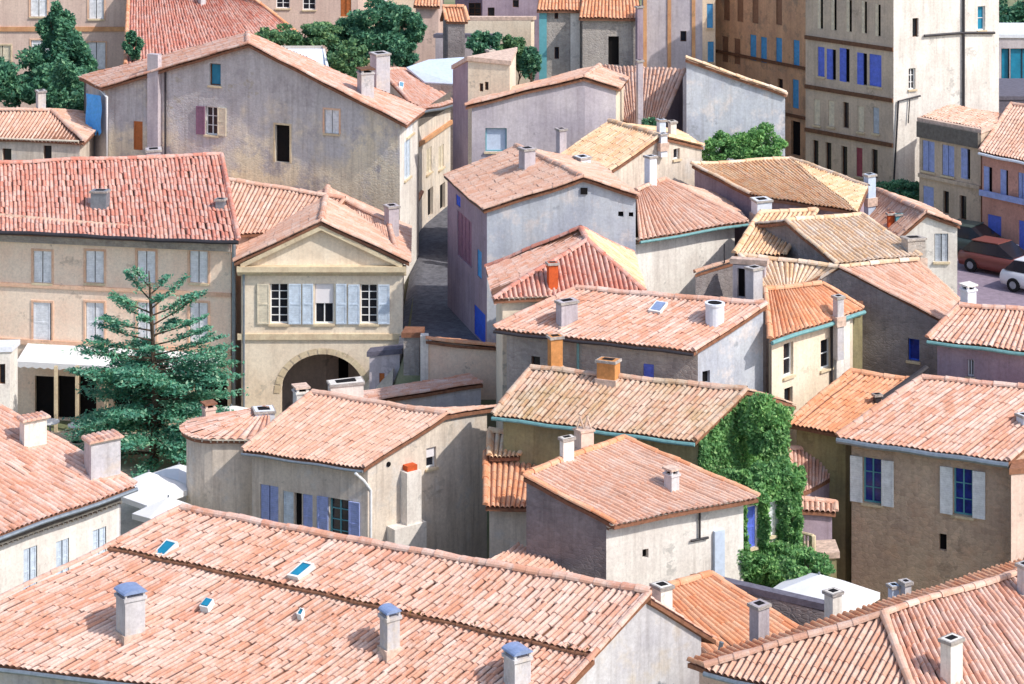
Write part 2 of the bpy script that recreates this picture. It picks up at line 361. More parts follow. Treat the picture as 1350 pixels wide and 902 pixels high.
# ---------------------------------------------------------------- house
def raytri(d,a,b,c):
    o=V((0,0,HC)); e1=b-a; e2=c-a; h=d.cross(e2); det=e1.dot(h)
    if abs(det)<1e-9: return None
    s=o-a; u=s.dot(h)/det
    if u<-.02 or u>1.02: return None
    k=s.cross(e1); v=d.dot(k)/det
    if v<-.02 or u+v>1.02: return None
    t=e2.dot(k)/det
    return (t,e1.cross(e2).normalized()) if t>0 else None
class House:
    def __init__(s,name,label,at,cat='house',wall='plaster_grey',roof='tile_salmon',group='houses of the hill town',cornice=None,zb=None):
        s.root=thing(name,label,cat,(at[0],at[1],ground(at[0],at[1])),group)
        s.wm=MB(); s.rm=MB(); s.cm=MB(); s.tris=[]; s.wall_mat=wall; s.tile=roof; s.kids=[]; s.subs=[]; s.c=V((at[0],at[1],0)); s.zb=zb; s.cornice=cornice
        s.roofo=None; s.wallo=None
    # roof faces
    def rq(s,A,B,Cc,D,tile=None,edges='',clip=False,slabm='roof_slab',lift=0):
        z=V((0,0,lift)); A,B,Cc,D=[V(a)+z for a in (A,B,Cc,D)]
        if clip: tiles_clip(s.rm,tile or s.tile,[A,B,Cc,D])
        else: tiles(s.rm,tile or s.tile,A,B,Cc,D)
        slab(s.rm,[A,B,Cc,D],slabm)
        s.tris+=[(A,B,Cc),(A,Cc,D)]
    def rt(s,poly,tile=None):
        poly=[V(a) for a in poly]; tiles_clip(s.rm,tile or s.tile,poly); slab(s.rm,poly)
        for i in range(1,len(poly)-1): s.tris.append((poly[0],poly[i],poly[i+1]))
    def hit(s,x,y):
        d=V(((x-675)/FX,1,-(y-HY)/FX)); best=None
        for t in s.tris:
            r=raytri(d,*t)
            if r and (best is None or r[0]<best[0]): best=r
        if best is None: return None,None
        n=best[1]; n=n if n.z>0 else -n
        return V((0,0,HC))+d*best[0],n
    # wall segment with openings
    def wall(s,P0,P1,wins=(),mat=None,out=None,zb=None):
        P0,P1=V(P0),V(P1); mat=mat or s.wall_mat
        a=V((P0.x,P0.y,0)); e=V((P1.x-P0.x,P1.y-P0.y,0)); L=e.length
        if L<.02: return
        e/=L; n=V((e.y,-e.x,0))
        if out is None: n=n if n.dot(a+e*L/2-s.c)>0 else -n
        else: n=n if n.dot(V((out[0],out[1],0)))>0 else -n
        if zb is None: zb=(s.zb if s.zb is not None else min(ground(P0.x,P0.y),ground(P1.x,P1.y))-.4)
        def ray(x,y):
            dx=(x-675)/FX; den=n.x*dx+n.y
            Y=n.dot(a)/den; pt=p(x,y,Y); return (pt-a).dot(e),pt.z
        holes=[]
        for w in wins:
            x0,y0,x1,y1=w[:4]; s0=ray(x0,y0)[0]; s1=ray(x1,y0)[0]; xm=(x0+x1)/2; z1=ray(xm,y0)[1]; z0=ray(xm,y1)[1]
            if s0>s1: s0,s1=s1,s0
            holes.append((s0,s1,z0,z1,w))
        top=lambda t: P0.z+(P1.z-P0.z)*t/L
        pt=lambda t,z,dd=0: a+e*t+V((0,0,z))+n*dd
        xs=sorted({0,L,*[h[0] for h in holes if 0<h[0]<L],*[h[1] for h in holes if 0<h[1]<L]})
        zm=max(P0.z,P1.z)
        for i in range(len(xs)-1):
            t0,t1=xs[i],xs[i+1]
            if t1-t0<1e-4: continue
            hs=sorted([h for h in holes if h[0]<(t0+t1)/2<h[1]],key=lambda h:h[2]); z=zb
            for h in hs:
                if h[2]>z: s.wm.add([pt(t0,z),pt(t1,z),pt(t1,h[2]),pt(t0,h[2])],[(0,1,2,3)],mat); 
                z=max(z,h[3])
            s.wm.add([pt(t0,z),pt(t1,z),pt(t1,max(z,top(t1))),pt(t0,max(z,top(t0)))],[(0,1,2,3)],mat)
        for s0,s1,z0,z1,w in holes:
            d=.22; s.wm.add([pt(s0,z0),pt(s1,z0),pt(s1,z1),pt(s0,z1),pt(s0,z0,-d),pt(s1,z0,-d),pt(s1,z1,-d),pt(s0,z1,-d)],[(0,1,5,4),(1,2,6,5),(2,3,7,6),(3,0,4,7)],mat)
            s.window(lambda t,z,dd:pt(t,z,dd),s0,s1,z0,z1,n,e,w)
    def window(s,pt,s0,s1,z0,z1,n,e,w):
        st=w[4] if len(w)>4 else 'dark'; o=w[5] if len(w)>5 else {}
        col='shutter_'+o.get('c','white'); Wd=s1-s0; Hh=z1-z0; b=.05
        fr=MB(); subs=[]
        door=st=='door'
        def rail(m,t0,t1,a0,a1,d0,d1,mat):
            m.obox(pt(t0,a0,d0),e*(t1-t0),n*(d1-d0),V((0,0,a1-a0)),mat)
        fm=o.get('frame','white_paint')
        if st in('glz','open','blind','dark'):
            if st=='dark': fm=o.get('frame','wood_brown'); b=.035
            rail(fr,s0,s0+b,z0,z1,-.2,-.13,fm); rail(fr,s1-b,s1,z0,z1,-.2,-.13,fm)
            rail(fr,s0+b,s1-b,z0,z0+b,-.2,-.13,fm); rail(fr,s0+b,s1-b,z1-b,z1,-.2,-.13,fm)
            nc,nr=o.get('g',(2,3)) if st!='dark' else (1,1)
            for i in range(1,nc):
                x=s0+Wd*i/nc; rail(fr,x-.025,x+.025,z0+b,z1-b,-.195,-.135,fm)
            for i in range(1,nr):
                zz=z0+Hh*i/nr; rail(fr,s0+b,s1-b,zz-.015,zz+.015,-.19,-.14,fm)
            pm=MB(); pm.add([pt(s0,z0,-.175),pt(s1,z0,-.175),pt(s1,z1,-.175),pt(s0,z1,-.175)],[(0,1,2,3)],o.get('glass','glass_dark')); subs.append(('pane',pm))
            if st=='blind':
                bm=MB(); rail(bm,s0+.02,s1-.02,z0+Hh*.5,z1-.02,-.12,-.09,'blind_white'); subs.append(('blind',bm))
            if st=='open':
                sw=o.get('sw',.5)*Wd; sides=o.get('sides','lr'); cs=o.get('cs'); 
                for sd in sides:
                    sb=MB(); t0=s0-sw-.02 if sd=='l' else s1+.02; c2='shutter_'+cs[sd] if cs and sd in cs else col
                    leaf(sb,pt,t0,t0+sw,z0,z1,.02,.065,c2,e,n); subs.append(('shutter',sb))
        elif st=='shut' or door:
            dp=-.10
            nl=o.get('n',2)
            if door: nl=o.get('n',1)
            gp=.03 if nl>1 else 0
            for i in range(nl):
                sb=MB(); t0=s0+Wd*i/nl+gp/2+.01; leaf(sb,pt,t0,s0+Wd*(i+1)/nl-gp/2-.01,z0+.01,z1-.01,dp,dp+.05,col,e,n); subs.append(('door_leaf' if door else 'shutter',sb))
            rail(fr,s0,s1,z0,z1,-.215,-.16,'metal_dark')
        elif st=='half':   # one shutter closed on the left, dark gap on the right
            k=o.get('k',.5); sb=MB(); leaf(sb,pt,s0+.01,s0+Wd*k,z0,z1,-.06,-.01,col,e,n); subs.append(('shutter',sb))
            rail(fr,s0,s1,z0,z1,-.215,-.16,'interior_dark')
        elif st=='hole':
            rail(fr,s0,s1,z0,z1,-.215,-.16,'interior_dark')
        if o.get('sill',st in('open','shut','glz','blind')) and not door:
            sl=MB(); rail(sl,s0-.06,s1+.06,z0-.09,z0-.003,-.02,.09,o.get('sm','stone_trim')); subs.append(('sill',sl))
        if 'sur' in o:
            m=MB(); k=.09; mm=o['sur']
            rail(m,s0-k,s0-.004,z0,z1,-.01,.035,mm); rail(m,s1+.004,s1+k,z0,z1,-.01,.035,mm); rail(m,s0-k,s1+k,z1+.004,z1+k,-.01,.037,mm); subs.append(('surround',m))
        s.kids.append(('door' if door else 'window',fr,subs))
    def chimney(s,x0,y0,x1,y1,style='slab',mat='plaster_white',yaw=.6,Y=None,ratio=1.0,round_=False,deep=1.6,dy=0,capm=None):
        xm=(x0+x1)/2
        if Y is None:
            h,n=s.hit(xm,y1-1)
            if h is None:
                print('no hit chimney',s.root.name,xm,y1); h=min((sum(t,V())/3 for t in s.tris),key=lambda a:abs(a.x-(xm-675)*a.y/FX)) ; h=p(xm,y1,h.y)
        else: h=p(xm,y1,Y)
        k=(h.y+dy)/FX; wd=(x1-x0)*k; ht=(y1-y0)*k
        if round_: sx=sy=wd
        else:
            sx=wd/(math.cos(yaw)+ratio*abs(math.sin(yaw))); sy=sx*ratio
        base=V((h.x,h.y+dy+(sy*.45),0)); zt=h.z+ht*.93; zb=h.z-deep
        m=MB(); capm=capm or 'roof_slab'
        if round_:
            n=20; m.tube([V((base.x,base.y,zb)),V((base.x,base.y,zt-.08))],sx/2*.92,mat,n); m.tube([V((base.x,base.y,zt-.08)),V((base.x,base.y,zt))],sx/2,mat,n)
            m.tube([V((base.x,base.y,zt)),V((base.x,base.y,zt+.004))],sx/2*.7,'interior_dark',n)
        else:
            hb=.1 if style!='plain' else 0
            m.box((base.x,base.y,h.z-.15),sx+.12,sy+.12,.36,'ridge_mortar',yaw)
            body=zt-(.32 if style=='blue' else .2 if style in('slab','tiletop') else 0)
            m.box((base.x,base.y,(zb+body)/2),sx,sy,body-zb,mat,yaw)
            if style=='plain':
                m.box((base.x,base.y,body-.05),sx+.1,sy+.1,.09,'stone_grey',yaw); m.box((base.x,base.y,body+.002),sx*.6,sy*.6,.02,'interior_dark',yaw)
            elif style=='slab':
                m.box((base.x,base.y,body-.03),sx+.08,sy+.08,.07,mat,yaw)
                for dx in(-.38,.38):
                    for dyy in(-.38,.38):
                        cx=base.x+dx*sx*math.cos(yaw)-dyy*sy*math.sin(yaw); cy=base.y+dx*sx*math.sin(yaw)+dyy*sy*math.cos(yaw)
                        m.box((cx,cy,body+.065),.12*sx+.03,.12*sy+.03,.13,mat,yaw)
                m.box((base.x,base.y,body+.02),sx*.6,sy*.6,.03,'interior_dark',yaw)
                m.box((base.x,base.y,body+.16),sx+.1,sy+.1,.06,capm,yaw)
            elif style=='tiletop':
                m.box((base.x,base.y,body-.02),sx+.12,sy+.12,.06,'genoise',yaw)
                ex=V((math.cos(yaw),math.sin(yaw),0)); ey=V((-ex.y,ex.x,0)); c0=V((base.x,base.y,body+.02))
                nt=max(2,int((sx+.2)/.16))
                for i in range(nt):
                    t=(i+.5)/nt-.5; m.ridge(c0+ex*(sx+.16)*t-ey*(sy/2+.1),c0+ex*(sx+.16)*t+ey*(sy/2+.1),.09,s.tile,up=0)
            elif style=='blue':
                m.box((base.x,base.y,body-.04),sx+.09,sy+.09,.09,mat,yaw)
                ex=V((math.cos(yaw),math.sin(yaw),0)); ey=V((-ex.y,ex.x,0)); c0=V((base.x,base.y,body))
                for dx in(-.45,.45):
                    for d2 in(-.45,.45):
                        c=c0+ex*dx*sx+ey*d2*sy; m.box(c+V((0,0,.06)),.06,.06,.13,mat,yaw)
                # shallow arched sheet-metal hood
                vs=[];fs=[];n=8
                for j,dd in enumerate((-.58,.58)):
                    for i in range(n+1):
                        t=math.pi*i/n; vs.append(c0+ey*dd*sy+ex*(-math.cos(t)*sx*.6)+V((.0,0,.12+.11*math.sin(t))))
                for i in range(n): fs.append((i,i+1,n+2+i,n+1+i))
                fs+=[tuple(range(n+1)),tuple(range(n+1,2*n+2))[::-1],(0,n,2*n+1,n+1)]
                m.add(vs,fs,'metal_blue')
            elif style=='pots':
                m.box((base.x,base.y,body-.03),sx+.08,sy+.08,.07,mat,yaw)
                m.tube([(base.x-.1,base.y,body),(base.x-.1,base.y,body+.3)],.07,'terracotta',10); m.tube([(base.x+.12,base.y,body),(base.x+.12,base.y,body+.25)],.07,'terracotta',10)
            elif style=='vee':
                m.box((base.x,base.y,body-.03),sx+.08,sy+.08,.07,'ridge_mortar',yaw)
                for dx in(-.12,.12):
                    for a in(-1,1):
                        m.tube([(base.x+dx+a*.12,base.y,body),(base.x+dx-a*.02,base.y,body+.42)],.035,'ridge_mortar',6)
        s.subs.append(('chimney',m))
    def skylight(s,pts,glass='glass_teal',lift=.15):
        P=[s.hit(*a) for a in pts]
        if any(a[0] is None for a in P): print('no hit skylight',pts); return
        n=P[0][1]; v=[a[0] for a in P]; c=sum(v,V())/4
        m=MB(); inn=[c+(a-c)*.8+n*(lift+.02) for a in v]; o=[a+n*(lift+.02) for a in v]; lo=[a-n*.05 for a in v]
        m.add(o+inn+lo,[(i,(i+1)%4,4+(i+1)%4,4+i) for i in range(4)]+[(i,8+i,8+(i+1)%4,(i+1)%4) for i in range(4)],'white_paint')
        g=MB(); g.add([a-n*.01 for a in inn],[(0,1,2,3)],glass)
        s.kids.append(('skylight',m,[('pane',g)]))
    def part(s,name,mb,subs=(),stuff=False): mb.stuff=stuff; s.kids.append((name,mb,list(subs)))
    def gutter(s,A,B,pipe=None,mat='metal_grey',out=.1,r=.07,drop=.12):
        A,B=V(A),V(B); e=(B-A).normalized(); n=V((e.y,-e.x,0)).normalized(); n=n if n.dot(A-s.c)>0 else -n
        m=MB(); m.tube([A.lerp(B,i/14)+n*out-V((0,0,drop)) for i in range(15)],r,mat,8); s.kids.append(('gutter',m,[]))
    def pipe(s,pts,r=.05,mat='metal_grey'):
        m=MB(); m.tube(pts,r,mat,8); s.kids.append(('downpipe',m,[]))
    def genoise(s,P0,P1,z,rows=2,mat='genoise',out=.34,sp=.2):
        """moulded eaves cornice of half-round tile ends, stepping out row by row under the eave"""
        P0,P1=V((P0[0],P0[1],0)),V((P1[0],P1[1],0)); e=P1-P0; L=e.length; e/=L; n=V((e.y,-e.x,0)); n=n if n.dot((P0+P1)/2-s.c)>0 else -n
        m=s.cm
        for r in range(rows):
            o=out*(r+1)/(rows); zz=z-.14*(rows-r)
            m.obox(P0+V((0,0,zz+.09)),e*L,n*o,V((0,0,.045)),mat)
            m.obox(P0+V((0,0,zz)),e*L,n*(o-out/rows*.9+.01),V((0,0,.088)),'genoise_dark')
            nn=int(L/sp)
            for i in range(nn):
                c=P0+e*((i+.5)*L/nn)+n*(o-.04); a=[];k=5
                for j in range(k+1):
                    t=math.pi*j/k; a.append(c+e*(-math.cos(t)*sp*.42)+V((0,0,zz+.085*math.sin(t)+.002)))
                b=[x-n*(out/rows*.95) for x in a]
                m.add(a+b,[(j,j+1,k+2+j,k+1+j) for j in range(k)],'roof_slab')
                c2=P0+e*((i+1)*L/nn)+n*(o-.045)
                m.obox(c2-e*sp*.13+V((0,0,zz)),e*sp*.26,-n*.1,V((0,0,.088)),mat)
    # ---- ready forms
    def gable(s,FL,FR,RR,RL,back=None,ov=.35,side=.14,w={},split=None,verge='lr',ridge=True,bsteep=1.0,cut=None,backtile=True,rmat=None,wm={}):
        FL,FR,RR,RL=map(V,(FL,FR,RR,RL)); rmat=rmat or s.tile
        if back is None:
            BR=RR+(RR-FR)*bsteep; BL=RL+(RL-FL)*bsteep; BR.z=FR.z; BL.z=FL.z
        elif back=='shed': BR=BL=None
        else: BR,BL=map(V,back)
        pts=[FL,FR,RR,RL]+([BR,BL] if BR else [])
        s.c=sum((V((a.x,a.y,0)) for a in pts),V())/len(pts)
        if split:
            ML=FL.lerp(RL,1-split[0]); MR=FR.lerp(RR,1-split[1]); s.rq(FL,FR,MR,ML); s.rq(ML,MR,RR,RL,lift=split[2])
            s.rm.ridge(ML+V((0,0,.03)),MR+V((0,0,.03)),.09,'roof_slab',seg=.26)
        else: s.rq(FL,FR,RR,RL)
        if BR is not None: s.rq(BR,BL,RL,RR)
        lf=V((0,0,split[2] if split else 0))
        if ridge: s.rm.ridge(RL+lf,RR+lf,.13,rmat)
        if 'r' in verge: s.rm.ridge(FR+V((0,0,.02)),RR+V((0,0,.02))+lf,.1,rmat)
        if 'l' in verge: s.rm.ridge(FL+V((0,0,.02)),RL+V((0,0,.02))+lf,.1,rmat)
        def ins(Pe,Pr,dirv):   # eave point -> wall top
            d=V((Pr.x-Pe.x,Pr.y-Pe.y,0)); L=d.length; r=Pe+d/L*ov+V((0,0,(Pr.z-Pe.z)*ov/L)); return r+dirv*side-V((0,0,.1))
        ef=V((FR.x-FL.x,FR.y-FL.y,0)).normalized(); er=V((RR.x-RL.x,RR.y-RL.y,0)).normalized()
        fl=ins(FL,RL,ef); fr=ins(FR,RR,-ef); rr=RR-er*side-V((0,0,.1)); rl=RL+er*side-V((0,0,.1))
        s.cor=dict(fl=fl,fr=fr,rr=rr,rl=rl)
        s.wall(fl,fr,w.get('F',()),mat=wm.get('F')); s.wall(fr,rr,w.get('R1',()),mat=wm.get('R')); s.wall(fl,rl,w.get('L1',()),mat=wm.get('L'))
        if BR is not None:
            eb=V((BR.x-BL.x,BR.y-BL.y,0)).normalized(); br=ins(BR,RR,-eb); bl=ins(BL,RL,eb); s.cor.update(br=br,bl=bl)
            s.wall(rr,br,w.get('R2',()),mat=wm.get('R')); s.wall(rl,bl,w.get('L2',()),mat=wm.get('L')); s.wall(bl,br,w.get('B',()))
        else: s.wall(rl,rr,w.get('B',()))
        if s.cornice: s.genoise(fl,fr,min(fl.z,fr.z)+.02,rows=s.cornice,out=max(.15,ov-.1))
        return s
    def prism(s,prof,d,w={},ov=.12,side=.25,dl=None,wm={},capends=True,fr_ov=.15,rmat=None,backs=None):
        """front profile (left->right, on the gable plane) pushed back by vector d; roof faces span each profile segment"""
        prof=[V(a) for a in prof]; d=V(d); bk=[a+d for a in prof] if backs is None else [V(a) for a in backs]; rmat=rmat or s.tile
        s.c=sum((V((a.x,a.y,0)) for a in prof+bk),V())/(2*len(prof))
        n=len(prof); dn=V((d.x,d.y,0)).normalized(); top=max(range(n),key=lambda i:prof[i].z)
        for i in range(n-1):
            a,b,c,e=prof[i],prof[i+1],bk[i+1],bk[i]
            f=dn*fr_ov; 
            a2,b2=a-f,b-f
            dd=(b-a).normalized()
            if i==0: a2=a2-dd*side; e=e-dd*side
            if i==n-2: b2=b2+dd*side; c=c+dd*side
            if a.z<=b.z: s.rq(e,a2,b2,c)      # eave on left
            else: s.rq(b2,c,e,a2)
            s.rm.ridge(a2+V((0,0,.02)),b2+V((0,0,.02)),.1,rmat)
        if 0<top<n-1: s.rm.ridge(prof[top]-dn*fr_ov,bk[top],.13,rmat)
        z=V((0,0,.1))
        for i in range(n-1): s.wall(prof[i]-z,prof[i+1]-z,w.get('F%d'%i,()),mat=wm.get('F%d'%i,wm.get('F')),out=-dn); s.wall(bk[i]-z,bk[i+1]-z,(),out=dn)
        s.wall(bk[0]-z,prof[0]-z,w.get('L',()),mat=wm.get('L')); s.wall(prof[-1]-z,bk[-1]-z,w.get('R',()),mat=wm.get('R'))
        return s
    def hip(s,E,Rg,ov=.35,w={},tile=None):
        """E: four eave corners FL,FR,BR,BL; Rg: two ridge ends left,right"""
        FL,FR,BR,BL=map(V,E); RL,RR=map(V,Rg); s.c=sum((V((a.x,a.y,0)) for a in (FL,FR,BR,BL)),V())/4
        z=V((0,0,.0))
        for poly in ([FL,FR,RR,RL],[FR,BR,RR],[BR,BL,RL,RR],[BL,FL,RL]):
            s.rt(poly)
        for a,b in((FL,RL),(BL,RL),(FR,RR),(BR,RR),(RL,RR)): s.rm.ridge(a+V((0,0,.03)),b+V((0,0,.03)),.12,s.tile)
        cc=V((s.c.x,s.c.y,0)); ws=[]
        for a in(FL,FR,BR,BL):
            d=V((cc.x-a.x,cc.y-a.y,0)).normalized(); ws.append(a+d*ov*1.3-V((0,0,.06)))
        s.ws=ws
        s.wall(ws[0],ws[1],w.get('F',())); s.wall(ws[1],ws[2],w.get('R',())); s.wall(ws[2],ws[3]); s.wall(ws[3],ws[0],w.get('L',()))
        if s.cornice: s.genoise(ws[0],ws[1],ws[0].z+.08,rows=s.cornice,out=ov*.85); s.genoise(ws[1],ws[2],ws[0].z+.08,rows=s.cornice,out=ov*.85)
    def block(s,A,B,Cc,D,w={},par=.0,top='slab',wm={},topmat='roof_slab'):
        """flat-topped block: plan corners A,B,Cc,D (front-left, front-right, back-right, back-left) with z = top"""
        A,B,Cc,D=map(V,(A,B,Cc,D)); s.c=sum((V((a.x,a.y,0)) for a in (A,B,Cc,D)),V())/4
        s.wall(A,B,w.get('F',()),mat=wm.get('F')); s.wall(B,Cc,w.get('R',()),mat=wm.get('R')); s.wall(Cc,D); s.wall(D,A,w.get('L',()),mat=wm.get('L'))
        if top=='tiles':
            z=V((0,0,1.3)); m1=(A+D)/2+z; m2=(B+Cc)/2+z; g=.35
            def o(a): 
                d=V((a.x-s.c.x,a.y-s.c.y,0)).normalized(); return a+d*g+V((0,0,.08))
            s.rq(o(A),o(B),m2,m1); s.rq(o(Cc),o(D),m1,m2); k=A.z+.001; [s.wall(x_,y_,mat=wm.get('R'),zb=k) for x_,y_ in((B,m2-V((0,0,.15))),(m2-V((0,0,.15)),Cc),(A,m1-V((0,0,.15))),(m1-V((0,0,.15)),D))]
        else:
            pts=[]
            for a in(A,B,Cc,D):
                d=V((a.x-s.c.x,a.y-s.c.y,0)).normalized(); pts.append(a+d*.12+V((0,0,.16)))
            slab(s.rm,pts,topmat,th=.2,drop=-.05); s.tris+=[(pts[0],pts[1],pts[2]),(pts[0],pts[2],pts[3])]
    def band(s,P0,P1,z0,z1,out=.08,mat='stone_trim',name='string_course'):
        P0,P1=V((P0[0],P0[1],0)),V((P1[0],P1[1],0)); e=P1-P0; n=V((e.y,-e.x,0)).normalized(); n=n if n.dot((P0+P1)/2-s.c)>0 else -n
        m=MB(); m.obox(P0+V((0,0,z0))-n*.02,e,n*(out+.02),V((0,0,z1-z0)),mat); s.kids.append((name,m,[]))
    def done(s):
        r=s.root
        if s.wm.n: s.wallo=sub(s.wm.build('wall',r),r)
        if s.rm.n: s.roofo=sub(s.rm.build('roof',r),r)
        if s.cm.n: s.cm.build('eaves_cornice',r)
        for name,m,subs in s.kids:
            if m.n==0 and subs: m,subs=subs[0][1],subs[1:]
            o=sub(m.build(name,r),r)
            if getattr(m,'stuff',False): o['kind']='stuff'
            for sn,sm_ in subs: sm_.build(sn,o)
        for sn,m in s.subs:
            m.build(sn,s.roofo or s.wallo)
        return s
def leaf(m,pt,t0,t1,z0,z1,d0,d1,mat,e,n):
    m.obox(pt(t0,z0,d0),e*(t1-t0),n*(d1-d0),V((0,0,z1-z0)),mat)
    H=z1-z0; bw=min(.06,(t1-t0)*.2); k=.018
    for a,b,c,d in((t0,t0+bw,z0,z1),(t1-bw,t1,z0,z1)): m.obox(pt(a,c,d1),e*(b-a),n*k,V((0,0,d-c)),mat)
    for f in(0,.48,.96): m.obox(pt(t0+bw,z0+H*f,d1),e*(t1-t0-2*bw),n*k*.8,V((0,0,H*.04)),mat)
# ---------------------------------------------------------------- plants
def leafquads(mb,mat,cen,size,up=.3,sq=(1,1,1),flatn=0):
    n=len(cen); cen=np.asarray(cen); nr=rng.normal(0,1,(n,3)); nr[:,2]=np.abs(nr[:,2])+up; nr/=np.linalg.norm(nr,axis=1)[:,None]
    t=rng.normal(0,1,(n,3)); t-=nr*(t*nr).sum(1)[:,None]; t/=np.linalg.norm(t,axis=1)[:,None]; b=np.cross(nr,t)
    s=size*rng.uniform(.6,1.25,(n,1)); a=.5
    vs=np.stack([cen-t*s,cen+b*s*a,cen+t*s,cen-b*s*a],1).reshape(-1,3)
    fs=np.arange(4*n).reshape(-1,4); r=rng.uniform(0,1,n)
    mb.add(vs.tolist(),fs.tolist(),mat,[[(x,.5)]*4 for x in r])
def blob(c,r,n,clumps=26):
    clumps=int(clumps*1.6); n=int(n*1.45)
    """points of a ragged crown: many small clumps spread through an ellipsoid"""
    c=np.array(c); r=np.array(r); out=[]
    d=rng.normal(0,1,(clumps,3)); d/=np.linalg.norm(d,axis=1)[:,None]; rad=rng.uniform(.35,1.0,(clumps,1))**.6; cc=c+d*r*rad
    sz=rng.uniform(.17,.36,clumps)
    for i in range(clumps):
        m=int(n/clumps*(sz[i]/.25)**2); g=rng.normal(0,1,(m,3)); g/=np.linalg.norm(g,axis=1)[:,None]; out.append(cc[i]+g*rng.uniform(.3,1,(m,1))**.5*r*sz[i])
    return np.concatenate(out)
def tree(name,label,base,blobs,mat='leaf_mid',n=2500,size=.16,trunk=.16,cat='tree',group='trees among the houses',clumps=26):
    base=V(base); base.z=ground(base.x,base.y)
    o=thing(name,label,cat,base,group)
    m=MB(); cm=MB(); top=V(blobs[0][0])
    m.tube([base-V((0,0,.3)),base.lerp(top,.5)+V((.1,0,0)),top],trunk,'bark',8,r2=trunk*.35)
    for c,r in blobs:
        c=V(c); st=base.lerp(top,.45)
        m.tube([st,st.lerp(c,.6)+V((0,0,.15)),c],trunk*.5,'bark',6,r2=.02)
        for k in range(3):
            e=c+V((random.uniform(-.7,.7)*r[0],random.uniform(-.7,.7)*r[1],random.uniform(-.2,.7)*r[2])); m.tube([st.lerp(c,.7),e],.03,'bark',5,r2=.01)
        leafquads(cm,mat,blob(c,r,n,clumps),size)
    m.build('trunk',o); cm.build('crown',o)
    return o
plaster('earth',srgb(150,142,112),srgb(120,126,92),sc=.2,streak=.1)
plaster('paving',srgb(216,204,184),srgb(198,184,164),sc=.4,streak=.1)
flat('moss',srgb(120,92,44),.95,.4)
# ================================================================ FOREGROUND
# big salmon roof across the bottom left
RL=p(240,678,70); z=RL.z; RR=q(858,790,z)
h=House('tiled_house','long house under the big salmon tiled roof filling the bottom left, mossy seam across it',(-4,66),wall='plaster_grey',roof='tile_salmon')
BR=p(944,840,64.5)
h.gable(q(-130,858,3.2),q(690,965,3.3),RR,RL,back=(BR,RL+(BR-RR)+V((0,0,-.2))),split=(.27,.45,.16))
m=MB()   # moss and weeds rooted along the seam
ML=q(-130,858,3.2).lerp(RL,.73); MR=q(690,965,3.3).lerp(RR,.55)
pts=[ML.lerp(MR,t)+V((0,0,.13))+V(rng.normal(0,.035,3)) for t in rng.uniform(0.02,.99,700)]
leafquads(m,'moss' if 'moss' in MT else 'roof_slab',[tuple(a) for a in pts],.05); h.part('moss_line',m,stuff=True)
h.chimney(150,771,190,840,'blue','plaster_grey',yaw=.6); h.chimney(500,796,527,859,'blue','plaster_grey',yaw=.6); h.chimney(664,850,700,915,'blue','plaster_grey',yaw=.6)
h.chimney(860,772,887,806,'plain','plaster_white',yaw=.6,Y=64.2,deep=2)
h.skylight([(203,735),(217,738),(236,720),(221,716)]); h.skylight([(380,763),(394,766),(416,748),(402,744)])
h.skylight([(264,803),(275,806),(283,795),(273,792)]); h.skylight([(392,816),(398,818),(402,810),(397,808)])
g0=BR+V((.15,-.1,-.1)); h.pipe([g0,g0+V((-.12,-.05,-.5)),g0+V((-.14,0,-5))],.07)
h.gutter(q(-130,858,3.2),q(690,965,3.3))
h.done()
# bottom left house with white wall
VR=p(178,640,76); z=VR.z
FLl=q(-200,772,z); T1_=p(-120,470,80)
h=House('tiled_house','bottom-left house with an orange-red roof and three pale blue shutters in its white wall',(-20,76),wall='plaster_white',roof='tile_salmon')
h.gable(FLl,VR,T1_,T1_+(FLl-VR)*.9,w={'F':[(31,722,49,784,'shut',{'c':'paleblue','sill':False}),(74,712,91,757,'shut',{'c':'paleblue','sill':False}),(122,697,140,731,'shut',{'c':'paleblue','sill':False})]},ov=.5)
m=MB(); cf,cr=h.cor['fl'],h.cor['fr']; e=(cr-cf); e.z=0; L=e.length; e/=L; n=V((e.y,-e.x,0)); 
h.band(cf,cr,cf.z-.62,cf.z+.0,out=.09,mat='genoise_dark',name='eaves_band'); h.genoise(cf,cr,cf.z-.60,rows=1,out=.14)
for i in range(8):
    c=cr-e*(.9+i*1.25)+V((0,0,-.36)); m.tube([c+n*.05,c+n*.105],.13,'interior_dark',14)
h.part('vent_holes',m)
h.gutter(FLl,VR); 
h.chimney(24,543,60,590,'tiletop','plaster_white',yaw=.55,ratio=.6,deep=2.2); h.chimney(109,570,157,632,'tiletop','plaster_grey',yaw=.55,ratio=.6,deep=2.2)
h.done()
